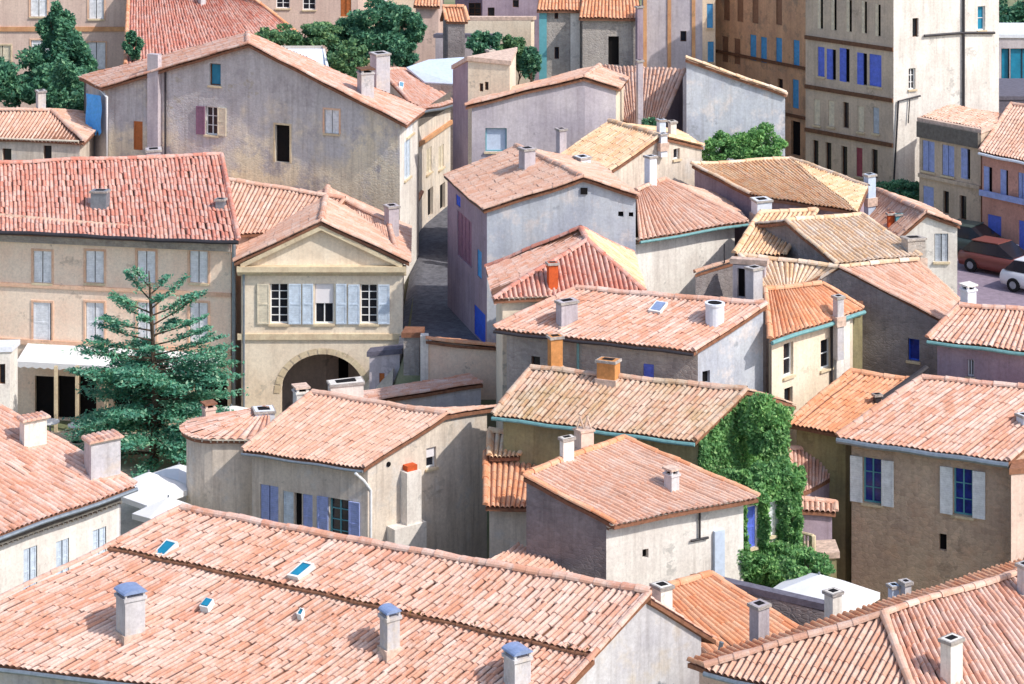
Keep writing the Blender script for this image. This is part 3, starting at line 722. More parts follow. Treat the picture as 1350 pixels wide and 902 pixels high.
# bottom right hipped roof
A=p(1165,812,62); z=A.z; K=q(1460,722,z); E1=p(930,882,62); E1.z=4.5; Hh=p(1218,952,58.5)
h=House('tiled_house','house under the big hipped roof filling the bottom right corner',(12,63),wall='plaster_pinkpale',roof='tile_salmon')
B2=p(1640,872,62.8); bk=V((-.4,1.15,-.28))
h.c=V((12,63,0)); h.rt([E1,Hh,A],tile='tile_pink'); h.rq(Hh,B2,K,A)
h.rq(K+bk,E1+bk+V((.6,.2,-.1)),E1,A) if False else None
h.rq(A+bk,E1+bk,E1,A,tile='tile_orange'); h.rq(K+bk,A+bk,A,K,tile='tile_orange')
for a,b in((E1,A),(A,K),(A,Hh)): h.rm.ridge(a+V((0,0,.05)),b+V((0,0,.05)),.12,'tile_pink')
i_=V((.1,.3,-.12)); h.wall(E1+V((.35,.15,-.1)),Hh+V((.1,.5,-.2))); h.wall(Hh+V((.1,.5,-.2)),B2+V((-.3,.3,-.12))); h.wall(E1+bk+V((.3,-.3,-.1)),E1+V((.35,.15,-.1))); h.wall(A+bk+V((0,-.3,-.1)),E1+bk+V((.3,-.3,-.1))); h.wall(K+bk+V((0,-.3,-.1)),A+bk+V((0,-.3,-.1))); h.wall(B2+V((-.3,.3,-.12)),K+bk+V((0,-.3,-.1)))
h.chimney(1241,840,1271,905,'plain','plaster_white',yaw=.7,ratio=.7)
h.chimney(1088,779,1111,828,'plain','plaster_white',yaw=.6,Y=64.5,deep=2); h.chimney(1188,764,1202,796,'plain','plaster_grey',yaw=.5,Y=65.2); h.chimney(1172,770,1186,796,'plain','sheet_blue',yaw=.4,Y=65.3)
h.chimney(989,795,1015,852,'plain','plaster_lilac',yaw=.6,Y=65,deep=2.5)
h.chimney(1343,742,1362,785,'plain','plaster_grey',yaw=.5,Y=64)
h.gutter(E1,Hh); h.done()
# orange roof bottom centre
TL=p(850,785,68); z=TL.z; TR=q(937,757,z)
h=House('tiled_house','low orange-roofed house between the bright white wall and the bottom right hipped roof',(6,68),wall='plaster_beige',roof='tile_orange')
h.gable(q(925,872,3.0),q(1058,833,3.0),TR,TL,ridge=True,back=(TR+V((-.4,1.2,-.5)),TL+V((-.4,1.2,-.5))))
h.done()
# strip of pink roof behind the big ridge
h=House('tiled_house','little pink tiled roof tucked behind the big salmon ridge, below the dark shaded wall',(-.2,72.5),wall='plaster_beige',roof='tile_pink')
a=p(640,742,73.2); b=p(683,716,74.5); c=p(800,782,70.6); d=p(600,768,71.6)
h.c=V((0,72,0)); h.rt([d,c,b]); h.wall(d+V((.1,.2,-.1)),c+V((-.2,.1,-.1))); h.wall(c+V((-.2,.1,-.1)),b+V((0,-.1,-.1))); h.wall(b+V((0,-.1,-.1)),d+V((.1,.2,-.1))); h.done()
# ================================================================ CENTRE FRONT
# C2 white walled house
FL=p(810,690,72); z=FL.z; FR=q(1000,655,z); RR=p(822,578,77.2); RL=p(690,627,73.6); RL.z=RR.z=5.84
RL=q(690,627,5.84); RR=q(822,578,5.84)
h=House('tiled_house','pink-roofed house with a bright white wall carrying a T-shaped bracket, its left side in shade',(3,75),wall='plaster_white',roof='tile_pink',cornice=2)
h.gable(FL,FR,RR,RL,w={'F':[(847,724,855,736,'hole')]},ov=.42,rmat='tile_orange',back='shed',wm={'L':'dark_stone'})  # left flank gets a darker wall material: its shade is put into the colour
h.wallo=None
f0,f1=h.cor['fl'],h.cor['fr']; e=(f1-f0); e.z=0; e.normalize(); n=V((e.y,-e.x,0))
def onwall(x,y,a=f0,n=n): 
    dx=(x-675)/FX; Y=n.dot(V((a.x,a.y,0)))/(n.x*dx+n.y); return p(x,y,Y)
m=MB(); a=onwall(921,673)+n*.07; b=onwall(921,710)+n*.07; m.tube([a,b],.035,'metal_dark',6); m.tube([b-e*.33,b+e*.33],.04,'metal_dark',6); h.part('wall_bracket',m)
a=onwall(940,700); b=onwall(953,700); m=MB(); m.obox(V((a.x,a.y,-4)),b-a-V((0,0,(b-a).z)),n*.12,V((0,0,a.z+4)),'sheet_blue'); h.part('corner_pilaster',m)
h.chimney(876,616,896,650,'slab','plaster_grey',yaw=.7,capm='ridge_mortar'); h.chimney(738,577,757,612,'plain','plaster_white',yaw=.5,ratio=.6); h.chimney(757,566,783,594,'vee','plaster_pinkpale',yaw=.5,Y=76)
h.done()
# C3 small orange roofs
h=House('tiled_house','small low house with a mottled orange roof left of the dark shaded side wall',(-.3,78),wall='plaster_beige',roof='tile_orange')
h.gable(q(640,668,3.4),q(718,668,3.4),q(735,603,4.2),q(640,597,4.2),back='shed'); h.done()
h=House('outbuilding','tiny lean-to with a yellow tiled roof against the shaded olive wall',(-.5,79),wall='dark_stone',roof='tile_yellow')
h.gable(q(645,600,4.35),q(684,601,4.35),q(700,576,4.75),q(645,569,4.75),back='shed',ov=.2); h.done()
# C1 long brown roof with ivy gable
FL=p(650,545,80); z=FL.z; FR=q(917,582,z); RR=p(985,514,79); RL=q(712,483,RR.z)
RL=q(700,486,RR.z)
h=House('tiled_house','long house under a weathered greenish-brown roof whose gable end is covered with ivy',(3,80),wall='olive_wall',roof='tile_brown')
h.gable(FL,FR,RR,RL,w={'F':[(700,618,715,650,'dark')]},rmat='tile_brown'); C1=h
h.gutter(FL,FR,mat='metal_teal')
h.chimney(787,474,818,502,'plain','ochre',yaw=-.45,ratio=.7,Y=80.2)
h.done()
# ================================================================ LEFT MIDDLE
z=p(480,617,80).z; FL=q(320,592,z); FR=p(480,617,80); RR=p(588,547,82.1); RL=q(412,517,RR.z); BR=p(655,536,83.5)
h=House('tiled_house','pale pink roofed house with lavender shutters and a tall sunlit plaster side with a stack',(-6,83),wall='plaster_beige',roof='tile_pink',cornice=1)
h.gable(FL,FR,RR,RL,back=(BR,RL+(BR-RR)+V((0,0,-1.2))),ov=.3,w={'F':[(343,640,367,712,'shut',{'c':'lav'}),(373,648,387,712,'shut',{'c':'paleblue','n':1}),(388,650,398,712,'hole'),(399,652,412,712,'shut',{'c':'lav','n':1}),(434,658,460,716,'open',{'c':'lav','g':(2,4),'frame':'paint_teal','sw':.55})],
  'R1':[(562,590,575,617,'blind',{'g':(1,1)})],'R2':()},rmat='tile_pink')
f0,f1=h.cor['fr'],h.cor['rr']; e=(f1-f0); e.z=0; e.normalize(); n2=V((e.y,-e.x,0)); 
if n2.dot(f0-h.c)<0: n2=-n2
ow=lambda x,y:onwall(x,y,f0,n2)
m=MB()
def stack(m,x0,x1,y0,y1,mat,th):
    a=ow(x0,y1); b=ow(x1,y1); top=ow((x0+x1)/2,y0).z; bb=min(a.z,b.z); m.obox(V((a.x,a.y,bb)),V((b.x-a.x,b.y-a.y,0)),n2*th,V((0,0,top-bb)),mat)
stack(m,528,547,618,690,'plaster_white',.42); stack(m,510,552,688,760,'plaster_white',.5); stack(m,531,544,611,618,'terracotta',.3)
h.part('chimney_stack',m)
m=MB(); c=ow(512,612); m.tube([c+n2*.0,c+n2*.03],.09,'interior_dark',10); h.part('vent_holes',m)
h.pipe([FR+V((-.3,-.1,-.15)),FR+V((.0,.1,-.5)),FR+V((.22,.3,-.9)),FR+V((.22,.3,-7))],.05,'white_paint')
h.gutter(FL,FR,mat='metal_grey',r=.05)
h.chimney(385,507,407,540,'slab','plaster_white',yaw=.4,Y=84.9,capm='ridge_mortar'); h.chimney(431,503,479,534,'plain','plaster_white',yaw=.25,Y=84.9,ratio=.5); h.chimney(331,540,362,578,'plain','sheet_white',yaw=.25,Y=84.2)
h.part('lintels',(lambda m:(m.obox(f0+V((0,0,-40)),V((.01,0,0)),V((0,.01,0)),V((0,0,.01)),'plaster_white'),m)[1])(MB())) if False else None
h.done()
# round ended wing
h=House('round_house','low wing with a rounded end and a red tiled roof left of the lavender-shuttered house',(-11.5,84),wall='plaster_beige',roof='tile_salmon')
cx,cy=-10.35,84.3; ze=3.95; R=1.9; h.c=V((cx,cy,0))
apx=V((cx+1.3,cy+.5,ze+.6)); ring=[]
for i in range(13):
    t=math.radians(250-i*11.5); ring.append(V((cx+R*math.cos(t),cy+R*.75*math.sin(t),ze)))
ring=[V((cx+1.6,cy-R*.75,ze))]+ring
for i in range(len(ring)-1):
    a,b=ring[i],ring[i+1]; A2=apx.lerp(b,.05); B2=apx.lerp(a,.05)
    h.rq(b,a,B2,A2) if (b-a).length>.5 else h.rq(b,a,B2,A2)
    ia,ib=a+(V((cx,cy,0))-V((a.x,a.y,0)))*.1-V((0,0,.08)),b+(V((cx,cy,0))-V((b.x,b.y,0)))*.1-V((0,0,.08))
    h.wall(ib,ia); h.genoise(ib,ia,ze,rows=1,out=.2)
h.wall(V((cx+1.7,cy-1.2,ze)),V((cx+1.7,cy+1.5,ze)))
h.chimney(265,530,284,570,'slab','plaster_pinkpale',yaw=.5,Y=85)
h.done()
# grey lean-to behind the lavender house
a=p(480,530,89); b=p(634,502,91)
h=House('outbuilding','grey rendered lean-to with a red tiled verge behind the pale pink ridge',(-3,91),wall='plaster_grey',roof='tile_salmon')
h.prism([p(484,529,90),p(634,503,90)],(-.5,.9,.05),side=.02); h.done()
# grey tile-topped house in the gap before the lane
h=House('tiled_house','grey walled house with an orange tiled edge standing at the foot of the lane',(-2.5,93),wall='plaster_grey',roof='tile_orange')
h.prism([p(563,446,91.5),p(654,456,91.5),p(716,486,89.5)],(.4,2.6,-.75),side=.02,wm={'F0':'plaster_peach','F1':'plaster_peach'}); 
m=MB(); a=p(553,442,91.5); m.box((a.x+.2,a.y+.1,a.z/2-.5),.32,.4,a.z+1,'plaster_white'); h.part('corner_pilaster',m)
h.done()
h=House('outbuilding','narrow grey wing left of the white corner pilaster at the foot of the lane',(-4,93),wall='stone_grey',roof='tile_brown')
h.block(p(532,444,92.2),p(553,444,92.2),p(553,444,92.2)+V((.1,.7,0)),p(532,444,92.2)+V((.1,.7,0))); h.done()
h=House('outbuilding','low mauve shed with a dark felt edge right of the big arch',(-5.3,93.5),wall='plaster_lilac',roof='tile_brown')
h.block(p(487,470,93),p(527,466,93),p(527,466,93)+V((.1,.6,0)),p(487,470,93)+V((.1,.6,0)),w={'F':[(500,492,507,506,'shut',{'c':'orange','n':1,'sill':False})]},topmat='slate'); h.done()
# ================================================================ THE SQUARE
# M1 cream apartment front
FR=p(315,318,95.3); z=FR.z; FL=q(-160,297,z); RR=q(292,205,10.3); RL=q(-160,221,10.3)
wi=[]
for cx in (56,125,193,262):
    wi.append((cx-12,331,cx+12,373,'shut',{'c':'white','sur':'trim_salmon'}))
    wi.append((cx-12,399,cx+12,452,'half' if cx==56 else 'shut',{'c':'white','sur':'trim_salmon','k':.92,'sill':True}))
wi+=[(-40,333,-16,373,'shut',{'c':'white','sur':'trim_salmon'})]
wi+=[(46,496,72,552,'hole'),(76,496,100,552,'hole'),(104,496,127,552,'hole'),(150,496,190,552,'hole'),(200,496,240,552,'hole'),(255,496,300,552,'hole')]
h=House('apartment_house','long peach fronted house with white shutters, a white awning and a rosy red roof',(-17,99),cat='apartment house',wall='plaster_peach',roof='tile_red')
h.gable(FL,FR,RR,RL,ov=.8,w={'F':wi},side=.25); M1=h
a,b=h.cor['fl'],h.cor['fr']
zz=min(a.z,b.z)-.22; h.band(a,b,zz-.34,zz-.16,out=.36,mat='stone_grey',name='cornice'); h.band(a,b,zz-.5,zz-.345,out=.22,mat='stone_grey',name='cornice')
zc=p(160,390,96).z; h.band(a,b,zc-.08,zc+.08,mat='trim_salmon'); zc=p(160,466,96).z; h.band(a,b,zc-.1,zc+.12,mat='trim_salmon')
m=MB()   # awning canvas, sloping out from the wall
e=V((b.x-a.x,b.y-a.y,0)).normalized(); n=V((e.y,-e.x,0)); zt=p(100,471,95.5).z; 
a0=p(20,470,96.3); a0=V((a0.x,a0.y,0)); L=(V((b.x,b.y,0))-a0).dot(e)-.3
w0=a+e*((a0-V((a.x,a.y,0))).dot(e)); w0.z=zt
m.add([w0,w0+e*L,w0+e*L+n*1.3-V((0,0,.45)),w0+n*1.3-V((0,0,.45)),w0-V((0,0,.03)),w0+e*L-V((0,0,.03)),w0+e*L+n*1.3-V((0,0,.48)),w0+n*1.3-V((0,0,.48))],[(0,1,2,3),(7,6,5,4),(0,3,7,4),(1,2,6,5)],'white_canvas')
k=int(L/.35)
for i in range(k):
    s0=w0+e*(L*i/k)+n*1.3-V((0,0,.45)); s1=w0+e*(L*(i+1)/k)+n*1.3-V((0,0,.45)); m.add([s0,s1,s1-V((0,0,.2)),(s0+s1)/2-V((0,0,.27)),s0-V((0,0,.2))],[(0,1,2,3,4)],'white_canvas')
m2=MB()
for i in range(5): s0=w0+e*(.1+(L-.2)*i/4)-V((0,0,.1)); m2.tube([s0-V((0,0,.5)),s0+n*1.25-V((0,0,.45))],.02,'metal_grey',6)
h.part('awning',m,[('arm',m2)])
m=MB()
for x in (74,102,140): c=p(x,552,95.9); m.box((c.x,c.y-.05,1.4),.14,.12,2.8,'stone_trim')
h.part('shopfront_posts',m)
c=b+e*.15+n*.12; h.pipe([V((c.x,c.y,b.z-.1)),V((c.x,c.y,0))],.085,'metal_grey')
h.gutter(FL,FR,mat='metal_dark',drop=.06,r=.09)
h.chimney(119,250,143,282,'plain','metal_grey',yaw=-.2,deep=.6,ratio=.6); h.chimney(284,262,297,277,'plain','metal_grey',yaw=-.2,deep=.5)
h.chimney(190,196,212,222,'plain','plaster_lilac',yaw=.2,Y=102.5)
h.done()
# small white kiosk at far left
h=House('kiosk','small white rendered kiosk at the left edge beside the awning',(-20.6,93.6),wall='plaster_white',roof='tile_pale',group=None)
h.block(p(-40,462,93),p(17,460,93.2),p(17,460,93.2)+V((.1,2,0)),p(-40,462,93)+V((.1,2,0)),w={'F':[(1,476,9,505,'dark')]},zb=None if False else None) if False else h.block(p(-40,466,93),p(13,464,93.2),p(13,464,93.2)+V((.1,1,0)),p(-40,466,93)+V((.1,1,0)),w={'F':[(-1,480,7,507,'dark')]},topmat='sheet_white'); h.done()
# M2 pedimented building with arch
Yf=95.5
h=House('pediment_building','cream building with a triangular pediment, pale blue shutters and a wide dark arch below',(-8,98),cat='public building',wall='plaster_cream',roof='tile_pink')
P0,PA,P1=p(318,338,Yf),p(424,289,Yf),p(531,341,Yf)
P0.z=P1.z=(P0.z+P1.z)/2
wi=[(356,374,380,427,'open',{'c':'paleblue','g':(2,5),'sw':.68,'cs':{'l':'cream'}}),(415,374,440,427,'blind',{'g':(2,1)}),(475,375,498,427,'open',{'c':'paleblue','g':(2,5),'sw':.66}),(373,478,480,545,'arch')]
h.c=V((-8,98,0)); arch=wi.pop()
h.prism([P0,PA,P1],(-.25,6.2,0),side=.3,fr_ov=.3,w={},rmat='tile_pink')
# front wall: rebuilt with openings as one plane (apex split at the middle)
h.wm=MB()
xm=424
pm=V((PA.x,PA.y,PA.z-.12)); h.out=None
zt=P0.z-.12
ar0=p(370,535,Yf); ar1=p(481,535,Yf); zr=p(425,467,Yf).z; r=(ar1.x-ar0.x)/2; zs=zr-r*.92
# lower wall rectangle holes
def ground_wall():
    m=h.wm; y=Yf; d=.6; mat='plaster_cream'; x0,x1=P0.x,P1.x; c=(ar0.x+ar1.x)/2
    zb=-.5; zb2=zr+.25
    m.add([(x0,y,zb),(c-r,y,zb),(c-r,y,zb2),(x0,y,zb2)],[(0,1,2,3)],'plaster_cream'); m.add([(c+r,y,zb),(x1,y,zb),(x1,y,zb2),(c+r,y,zb2)],[(0,1,2,3)],'plaster_cream')
    k=16
    for i in range(k):
        t0=math.pi-math.pi*i/k; t1=math.pi-math.pi*(i+1)/k
        a=(c+r*math.cos(t0),zs+(zr-zs)*math.sin(t0)); b=(c+r*math.cos(t1),zs+(zr-zs)*math.sin(t1))
        m.add([(a[0],y,a[1]),(b[0],y,b[1]),(b[0],y,zb2),(a[0],y,zb2)],[(0,1,2,3)],'plaster_cream')
        m.add([(a[0],y,a[1]),(b[0],y,b[1]),(b[0],y+d,b[1]),(a[0],y+d,a[1])],[(0,1,2,3)],'plaster_cream')
    for s_ in(-1,1): m.add([(c+s_*r,y,zb),(c+s_*r,y+d,zb),(c+s_*r,y+d,zs),(c+s_*r,y,zs)],[(0,1,2,3)],'plaster_cream')
    # dark passage behind the arch
    m.add([(c-r-.3,y+d,zb),(c+r+.3,y+d,zb),(c+r+.3,y+d+3.5,zb),(c-r-.3,y+d+3.5,zb),(c-r-.3,y+d,zr+.1),(c+r+.3,y+d,zr+.1),(c+r+.3,y+d+3.5,zr+.1),(c-r-.3,y+d+3.5,zr+.1)],[(4,5,6,7),(2,3,7,6),(0,3,7,4),(1,2,6,5)],'interior_dark')
    return zb2
zb2=ground_wall()
h.wall(V((P0.x,Yf,zt)),V((P1.x,Yf,zt)),wi,zb=zb2,out=(0,-1))
h.wm.add([(P0.x,Yf,zt),(P1.x,Yf,zt),(PA.x,Yf,PA.z-.12)],[(0,1,2)],'plaster_cream')
dd=V((-.25,6.2,0)); h.wall(P0-V((0,0,.12)),P0+dd-V((0,0,.12))); h.wall(P1-V((0,0,.12)),P1+dd-V((0,0,.12))); h.wall(P0+dd-V((0,0,.12)),PA+dd-V((0,0,.12))); h.wall(PA+dd-V((0,0,.12)),P1+dd-V((0,0,.12)))
a,b=V((P0.x-.15,Yf,0)),V((P1.x+.15,Yf,0))
h.band(a,b,zt-.42,zt-.2,out=.34,mat='stone_trim',name='cornice'); h.band(a,b,zt-.55,zt-.425,out=.18,mat='stone_trim',name='cornice')
zc=p(425,362,Yf).z; h.band(a,b,zc-.04,zc+.04,out=.05,mat='stone_trim'); zc=p(425,443,Yf).z; h.band(a,b,zc-.14,zc+.1,out=.1,mat='stone_trim')
m=MB()
for s0,s1 in((P0,PA),(PA,P1)):
    dn=V((0,0,-.22)); m.obox(V((s0.x,Yf-.28,s0.z-.2)),V((s1.x-s0.x,0,s1.z-s0.z)),V((0,.27,0)),V((0,0,-.2)),'stone_trim')
h.part('raking_cornice',m)
m=MB(); c=(ar0.x+ar1.x)/2
for i in range(15):
    t0=math.pi-math.pi*i/15; t1=math.pi-math.pi*(i+1)/15-(-.02)
    P_=lambda t,rr:V((c+rr*math.cos(t),Yf-.03,zs+(zr-zs)*rr/r*math.sin(t)))
    m.add([P_(t0,r+.01),P_(t1,r+.01),P_(t1,r+.28),P_(t0,r+.28)],[(0,1,2,3)],'stone_trim')
h.part('arch_stones',m)
# shutters of the centre window
for x0,x1 in((399,413),(443,457)):
    m=MB(); s0=p(x0,427,Yf); s1=p(x1,374,Yf); leaf(m,lambda t,z,d:V((t,Yf-d,z)),s0.x,s1.x,s0.z,s1.z,.02,.065,'shutter_paleblue',V((1,0,0)),V((0,-1,0))); h.part('shutter',m)
h.pipe([V((P0.x+.12,Yf-.1,zt)),V((P0.x+.12,Yf-.1,0))],.05,'metal_grey')
h.done()
# low roof between M1, M2 and the big gable
h=House('tiled_house','low pink roofed house squeezed behind the pediment building and the rosy red roof',(-11.5,103),wall='plaster_pinkpale',roof='tile_pink')
h.gable(q(255,312,7.9),q(425,300,7.9),q(455,262,9.0),q(290,237,9.6),back='shed'); h.done()
h=House('tiled_house','narrow house with a tall chimney between the pediment building and the lane',(-5.6,101),wall='plaster_pinkpale',roof='tile_pink')
h.gable(q(455,310,7.4),q(524,338,7.4),q(512,292,8.2),q(450,262,8.9),back='shed'); h.chimney(506,268,526,318,'plain','plaster_lilac',yaw=.5,Y=98.5); h.done()
# M3 great gable
A0=p(143,112,111); A1=p(328,56,108.2); A2=p(527,158,105)
h=House('gable_house','tall house with a broad stained grey and cream gable wall and few small windows',(-11,110),wall='plaster_old',roof='tile_salmon')
wi0=[(276,84,291,113,'glz',{'g':(1,1),'glass':'glass_teal','frame':'wood_brown'}),(271,141,287,178,'open',{'g':(2,3),'sw':.7,'cs':{'l':'purple','r':'cream'}}),(176,160,188,198,'door',{'c':'orange'})]
wi1=[(363,165,382,214,'hole',{'sur':'stone_trim'}),(428,145,447,176,'shut',{'c':'white','sur':'trim_salmon'})]
L0=A0+V((-.9,5.5,0)); 
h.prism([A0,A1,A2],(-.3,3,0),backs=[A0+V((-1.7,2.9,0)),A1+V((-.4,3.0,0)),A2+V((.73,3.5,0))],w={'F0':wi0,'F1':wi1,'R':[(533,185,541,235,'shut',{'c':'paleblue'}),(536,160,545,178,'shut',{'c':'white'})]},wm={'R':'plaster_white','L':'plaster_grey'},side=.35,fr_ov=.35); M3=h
bb_=[A0+V((-1.7,2.9,0)),A1+V((-.4,3.0,0)),A2+V((.73,3.5,0))]; b2_=[bb_[0]+V((.3,5.5,-1.9)),bb_[1]+V((.2,6.5,-2.6)),bb_[2]+V((-.5,5,-1.9))]
h.rq(b2_[1],b2_[0],bb_[0],bb_[1]); h.rq(b2_[2],b2_[1],bb_[1],bb_[2]); q9=V((0,-.2,-.1))
h.wall(bb_[0]+q9,b2_[0]+q9); h.wall(b2_[0]+q9,b2_[1]+q9); h.wall(b2_[1]+q9,b2_[2]+q9); h.wall(b2_[2]+q9,bb_[2]+q9,mat='plaster_white')
def of0(x,y,a=A0,b=A1):
    e=(b-a); e.z=0; e.normalize(); n=V((e.y,-e.x,0)); return onwall(x,y,a,n),n
m=MB(); a,n_=of0(199,70); b,_=of0(213,70); n_=n_ if n_.y<0 else -n_; bb=0; m.obox(V((a.x,a.y,bb)),V((b.x-a.x,b.y-a.y,0)),n_*.35,V((0,0,a.z-bb)),'plaster_lilac'); h.part('flue_pilaster',m)
m=MB(); a,_=of0(219,90); m.tube([a+n_*.08,V((a.x,a.y,7))+n_*.08],.05,'metal_dark',6); h.part('downpipe',m)
m=MB(); a=p(142,126,110.8); m.tube([p(126,112,111.8),p(141,128,110.6),V((p(141,128,110.6).x,110.6,5))],.06,'white_paint',6); h.part('downpipe',m)
e=(L0-A0).normalized()
h.chimney(470,88,493,134,'slab','plaster_grey',yaw=.4,Y=106.6,capm='wood_brown'); h.chimney(487,66,514,128,'plain','plaster_grey',yaw=.5,Y=109.5)
h.done()
# wall hanging blue sheet on the left flank
m=MB(); a=p(118,122,112.2); b=p(138,122,111.5); o=thing('tarpaulin','bright blue sheet hung on the shaded left flank of the great gable',
 'tarpaulin',(a.x,a.y,7))
rows=[]
for i in range(9):
    for j in range(9):
        t=i/8; zz=a.z-2.1*j/8*(1-.18*abs(math.sin(i*1.3))); c=a.lerp(b,t); rows.append(V((c.x-.12+.03*math.sin(i*2.2+j),c.y-.25-.02*math.cos(i*1.7),zz)))
m.add(rows,[(i*9+j,i*9+j+1,i*9+j+10,i*9+j+9) for i in range(8) for j in range(8)],'tarp_blue'); m.build('sheet',o,True)
# L1 left edge little house
z=10.0; h=House('tiled_house','little left-edge house with a hipped pink roof and two dark windows before the trees',(-25,113),wall='plaster_beige',roof='tile_pink',cornice=1)
h.hip([q(-150,177,9.7),q(111,186,9.7),q(111,186,9.7)+V((.1,6.2,0)),q(-150,177,9.7)+V((0,6.2,0))],[p(-70,146,112.4),p(68,146,112.4)],w={'F':[(3,196,15,215,'dark'),(57,192,68,212,'dark')]},ov=.25)
h.chimney(46,117,60,148,'plain','plaster_grey',yaw=.5,Y=112.4); h.done()
# ================================================================ LANE, RIGHT SIDE
# M4 curved house along the lane
a=p(551,146,113); c=p(560,146,116); b=p(599,136,119.5)
h=House('tiled_house','cream house beyond the great gable along the lane, small rooflight in its roof',(-4,118),wall='plaster_beige',roof='tile_salmon')
h.gable(a,b,p(540,93,123),p(500,92,119),back='shed',ov=.3,w={'F':[(562,195,569,228,'shut',{'c':'cream'}),(578,192,585,222,'shut',{'c':'cream'}),(564,248,571,285,'hole'),(580,242,587,276,'hole')]})
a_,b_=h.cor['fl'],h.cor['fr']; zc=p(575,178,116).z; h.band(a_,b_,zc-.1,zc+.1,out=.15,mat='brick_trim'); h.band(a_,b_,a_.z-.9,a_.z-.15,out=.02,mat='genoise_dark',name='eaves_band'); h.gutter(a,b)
h.skylight([(524,118),(530,120),(531,112),(525,111)],glass='glass_teal'); h.done()
h=House('tiled_house','narrow white fronted house low on the left side of the lane with a dark doorway',(-4.6,109),wall='plaster_white',roof='tile_orange')
h.prism([p(530,290,107),p(552,256,110)],(-1.5,.6,0),side=.1,w={'F0':[(538,295,544,345,'hole')]}); h.done()
# M5 narrow mauve-sided
h=House('tower_house','narrow tall house with a plum side wall and cream front beside the upper lane',(-2,110),wall='plaster_cream',roof='tile_pale')
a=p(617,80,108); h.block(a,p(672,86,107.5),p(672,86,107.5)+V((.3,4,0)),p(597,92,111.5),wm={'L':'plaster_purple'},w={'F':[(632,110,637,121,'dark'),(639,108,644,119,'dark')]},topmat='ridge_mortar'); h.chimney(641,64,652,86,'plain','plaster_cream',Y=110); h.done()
# M5b grey lilac gable
Y=106.5; d=(.9,2.6,0)
h=House('gable_house','low wide gable house of streaked lilac-grey render with a pink tiled edge, one square window',(1.5,109),wall='plaster_lilac',roof='tile_pink')
h.prism([p(622,137,Y),p(771,101,Y),p(812,113,Y+.3)],d,backs=[p(622,137,Y)+V((.6,2.6,0)),p(771,101,Y)+V((.8,3,0)),p(812,113,Y)+V((.5,2.6,0))],w={'F0':[(640,169,668,200,'glz',{'g':(1,1),'glass':'sheet_blue','frame':'paint_teal'})]},wm={'R':'plaster_cream'}); h.done()
# M6 grey blue gable
Y=95
h=House('gable_house','house with a large blue-grey gable, a square hole near its peak and a plum flank',(1.5,98),wall='plaster_bluegrey',roof='tile_pink')
P0,PA,P1=p(642,274,93),p(769,233,93),p(838,256,93)
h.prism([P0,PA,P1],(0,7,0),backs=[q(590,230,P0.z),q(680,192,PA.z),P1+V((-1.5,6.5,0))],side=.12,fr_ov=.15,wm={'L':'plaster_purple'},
  w={'F0':[(0,0,0,0,'hole')][:0],'F1':[(765,247,774,256,'hole')][:0]+[(815,279,822,286,'hole'),(829,280,835,286,'hole')],'L':[(601,258,607,272,'shut',{'c':'strongblue','sill':False}),(603,285,622,345,'shut',{'c':'purple','n':4,'sill':False}),(629,330,635,366,'shut',{'c':'cyan','n':1,'sill':False}),(625,408,640,448,'door',{'c':'strongblue'})]})
m=MB(); c=p(770,252,92.97); m.box((c.x,c.y,c.z),.28,.06,.26,'interior_dark'); h.part('vent_hole',m)
h.gutter(q(590,230,P0.z),P0,mat='metal_dark')
h.chimney(684,196,706,226,'plain','plaster_lilac',yaw=.5); h.chimney(757,206,779,232,'plain','sheet_white',yaw=.6,Y=98.5); h.done()
# M7 white wall + pink hip roof
FL=p(842,316,93); z=FL.z; FR=q(985,291,z); zr=z+1.25; RL=q(838,252,zr); RR=q(876,236,zr)
h=House('tiled_house','rose hipped house with a long bright white wall right of the blue-grey gable',(8,97),wall='plaster_white',roof='tile_pink',cornice=1)
h.c=V((7.5,97,0)); h.rq(FL,FR,RR,RL); BR=FR+V((-.6,4.5,0)); h.rt([FR,BR,RR]); BL=RL+V((-.5,4.5,-1.2)); h.rt([BR,BL,RL,RR])
for a,b in((RR,FR),(RL,RR)): h.rm.ridge(a,b,.12,'tile_pink')
e=(FR-FL); e.z=0; e.normalize(); n=V((e.y,-e.x,0)); f0=FL-n*.4+e*.05-V((0,0,.02)); f1=FR-n*.4-e*.35-V((0,0,.02)); h.wall(f0,f1,out=n); h.wall(f1,BR-V((.3,.3,.1))); h.wall(BR-V((.3,.3,.1)),BL-V((0,.3,.1))); h.wall(f0,RL-V((0,0,.1))); h.wall(RL-V((0,0,.1)),BL-V((0,.3,.1)))
h.genoise(f0,f1,z-.02,rows=2,out=.32); h.gutter(FL,FR,mat='metal_teal',r=.06)
h.chimney(850,203,866,250,'plain','sheet_white',yaw=.6,Y=97.5,deep=2); h.done()
# M8 rose hip with red chimney
FL=p(651,394,85.6); z=FL.z; FR=q(849,384,z); RF=q(774,317,z+1.55); RB=q(765,302,z+1.75); 
h=House('tiled_house','square house under a steep rose hipped roof with a bright red-orange chimney',(2,88),wall='plaster_cream',roof='tile_red',cornice=2)
BL=q(641,352,z); BR=q(833,334,z)
h.c=V((2.4,88.5,0))
h.rt([FL,FR,RF],tile='tile_red'); h.rt([FR,BR,RB,RF],tile='tile_yellow'); h.rt([BR,BL,RB],tile='tile_pink'); h.rt([BL,FL,RF,RB],tile='tile_salmon')
for a,b in((FL,RF),(FR,RF),(RF,RB),(BR,RB),(BL,RB)): h.rm.ridge(a,b,.11,'tile_red')
ws=[a+(h.c-V((a.x,a.y,0))).normalized()*.45-V((0,0,.0)) for a in (FL,FR,BR,BL)]
for i in range(4): h.wall(ws[i],ws[(i+1)%4],mat='plaster_white' if i==1 else None)
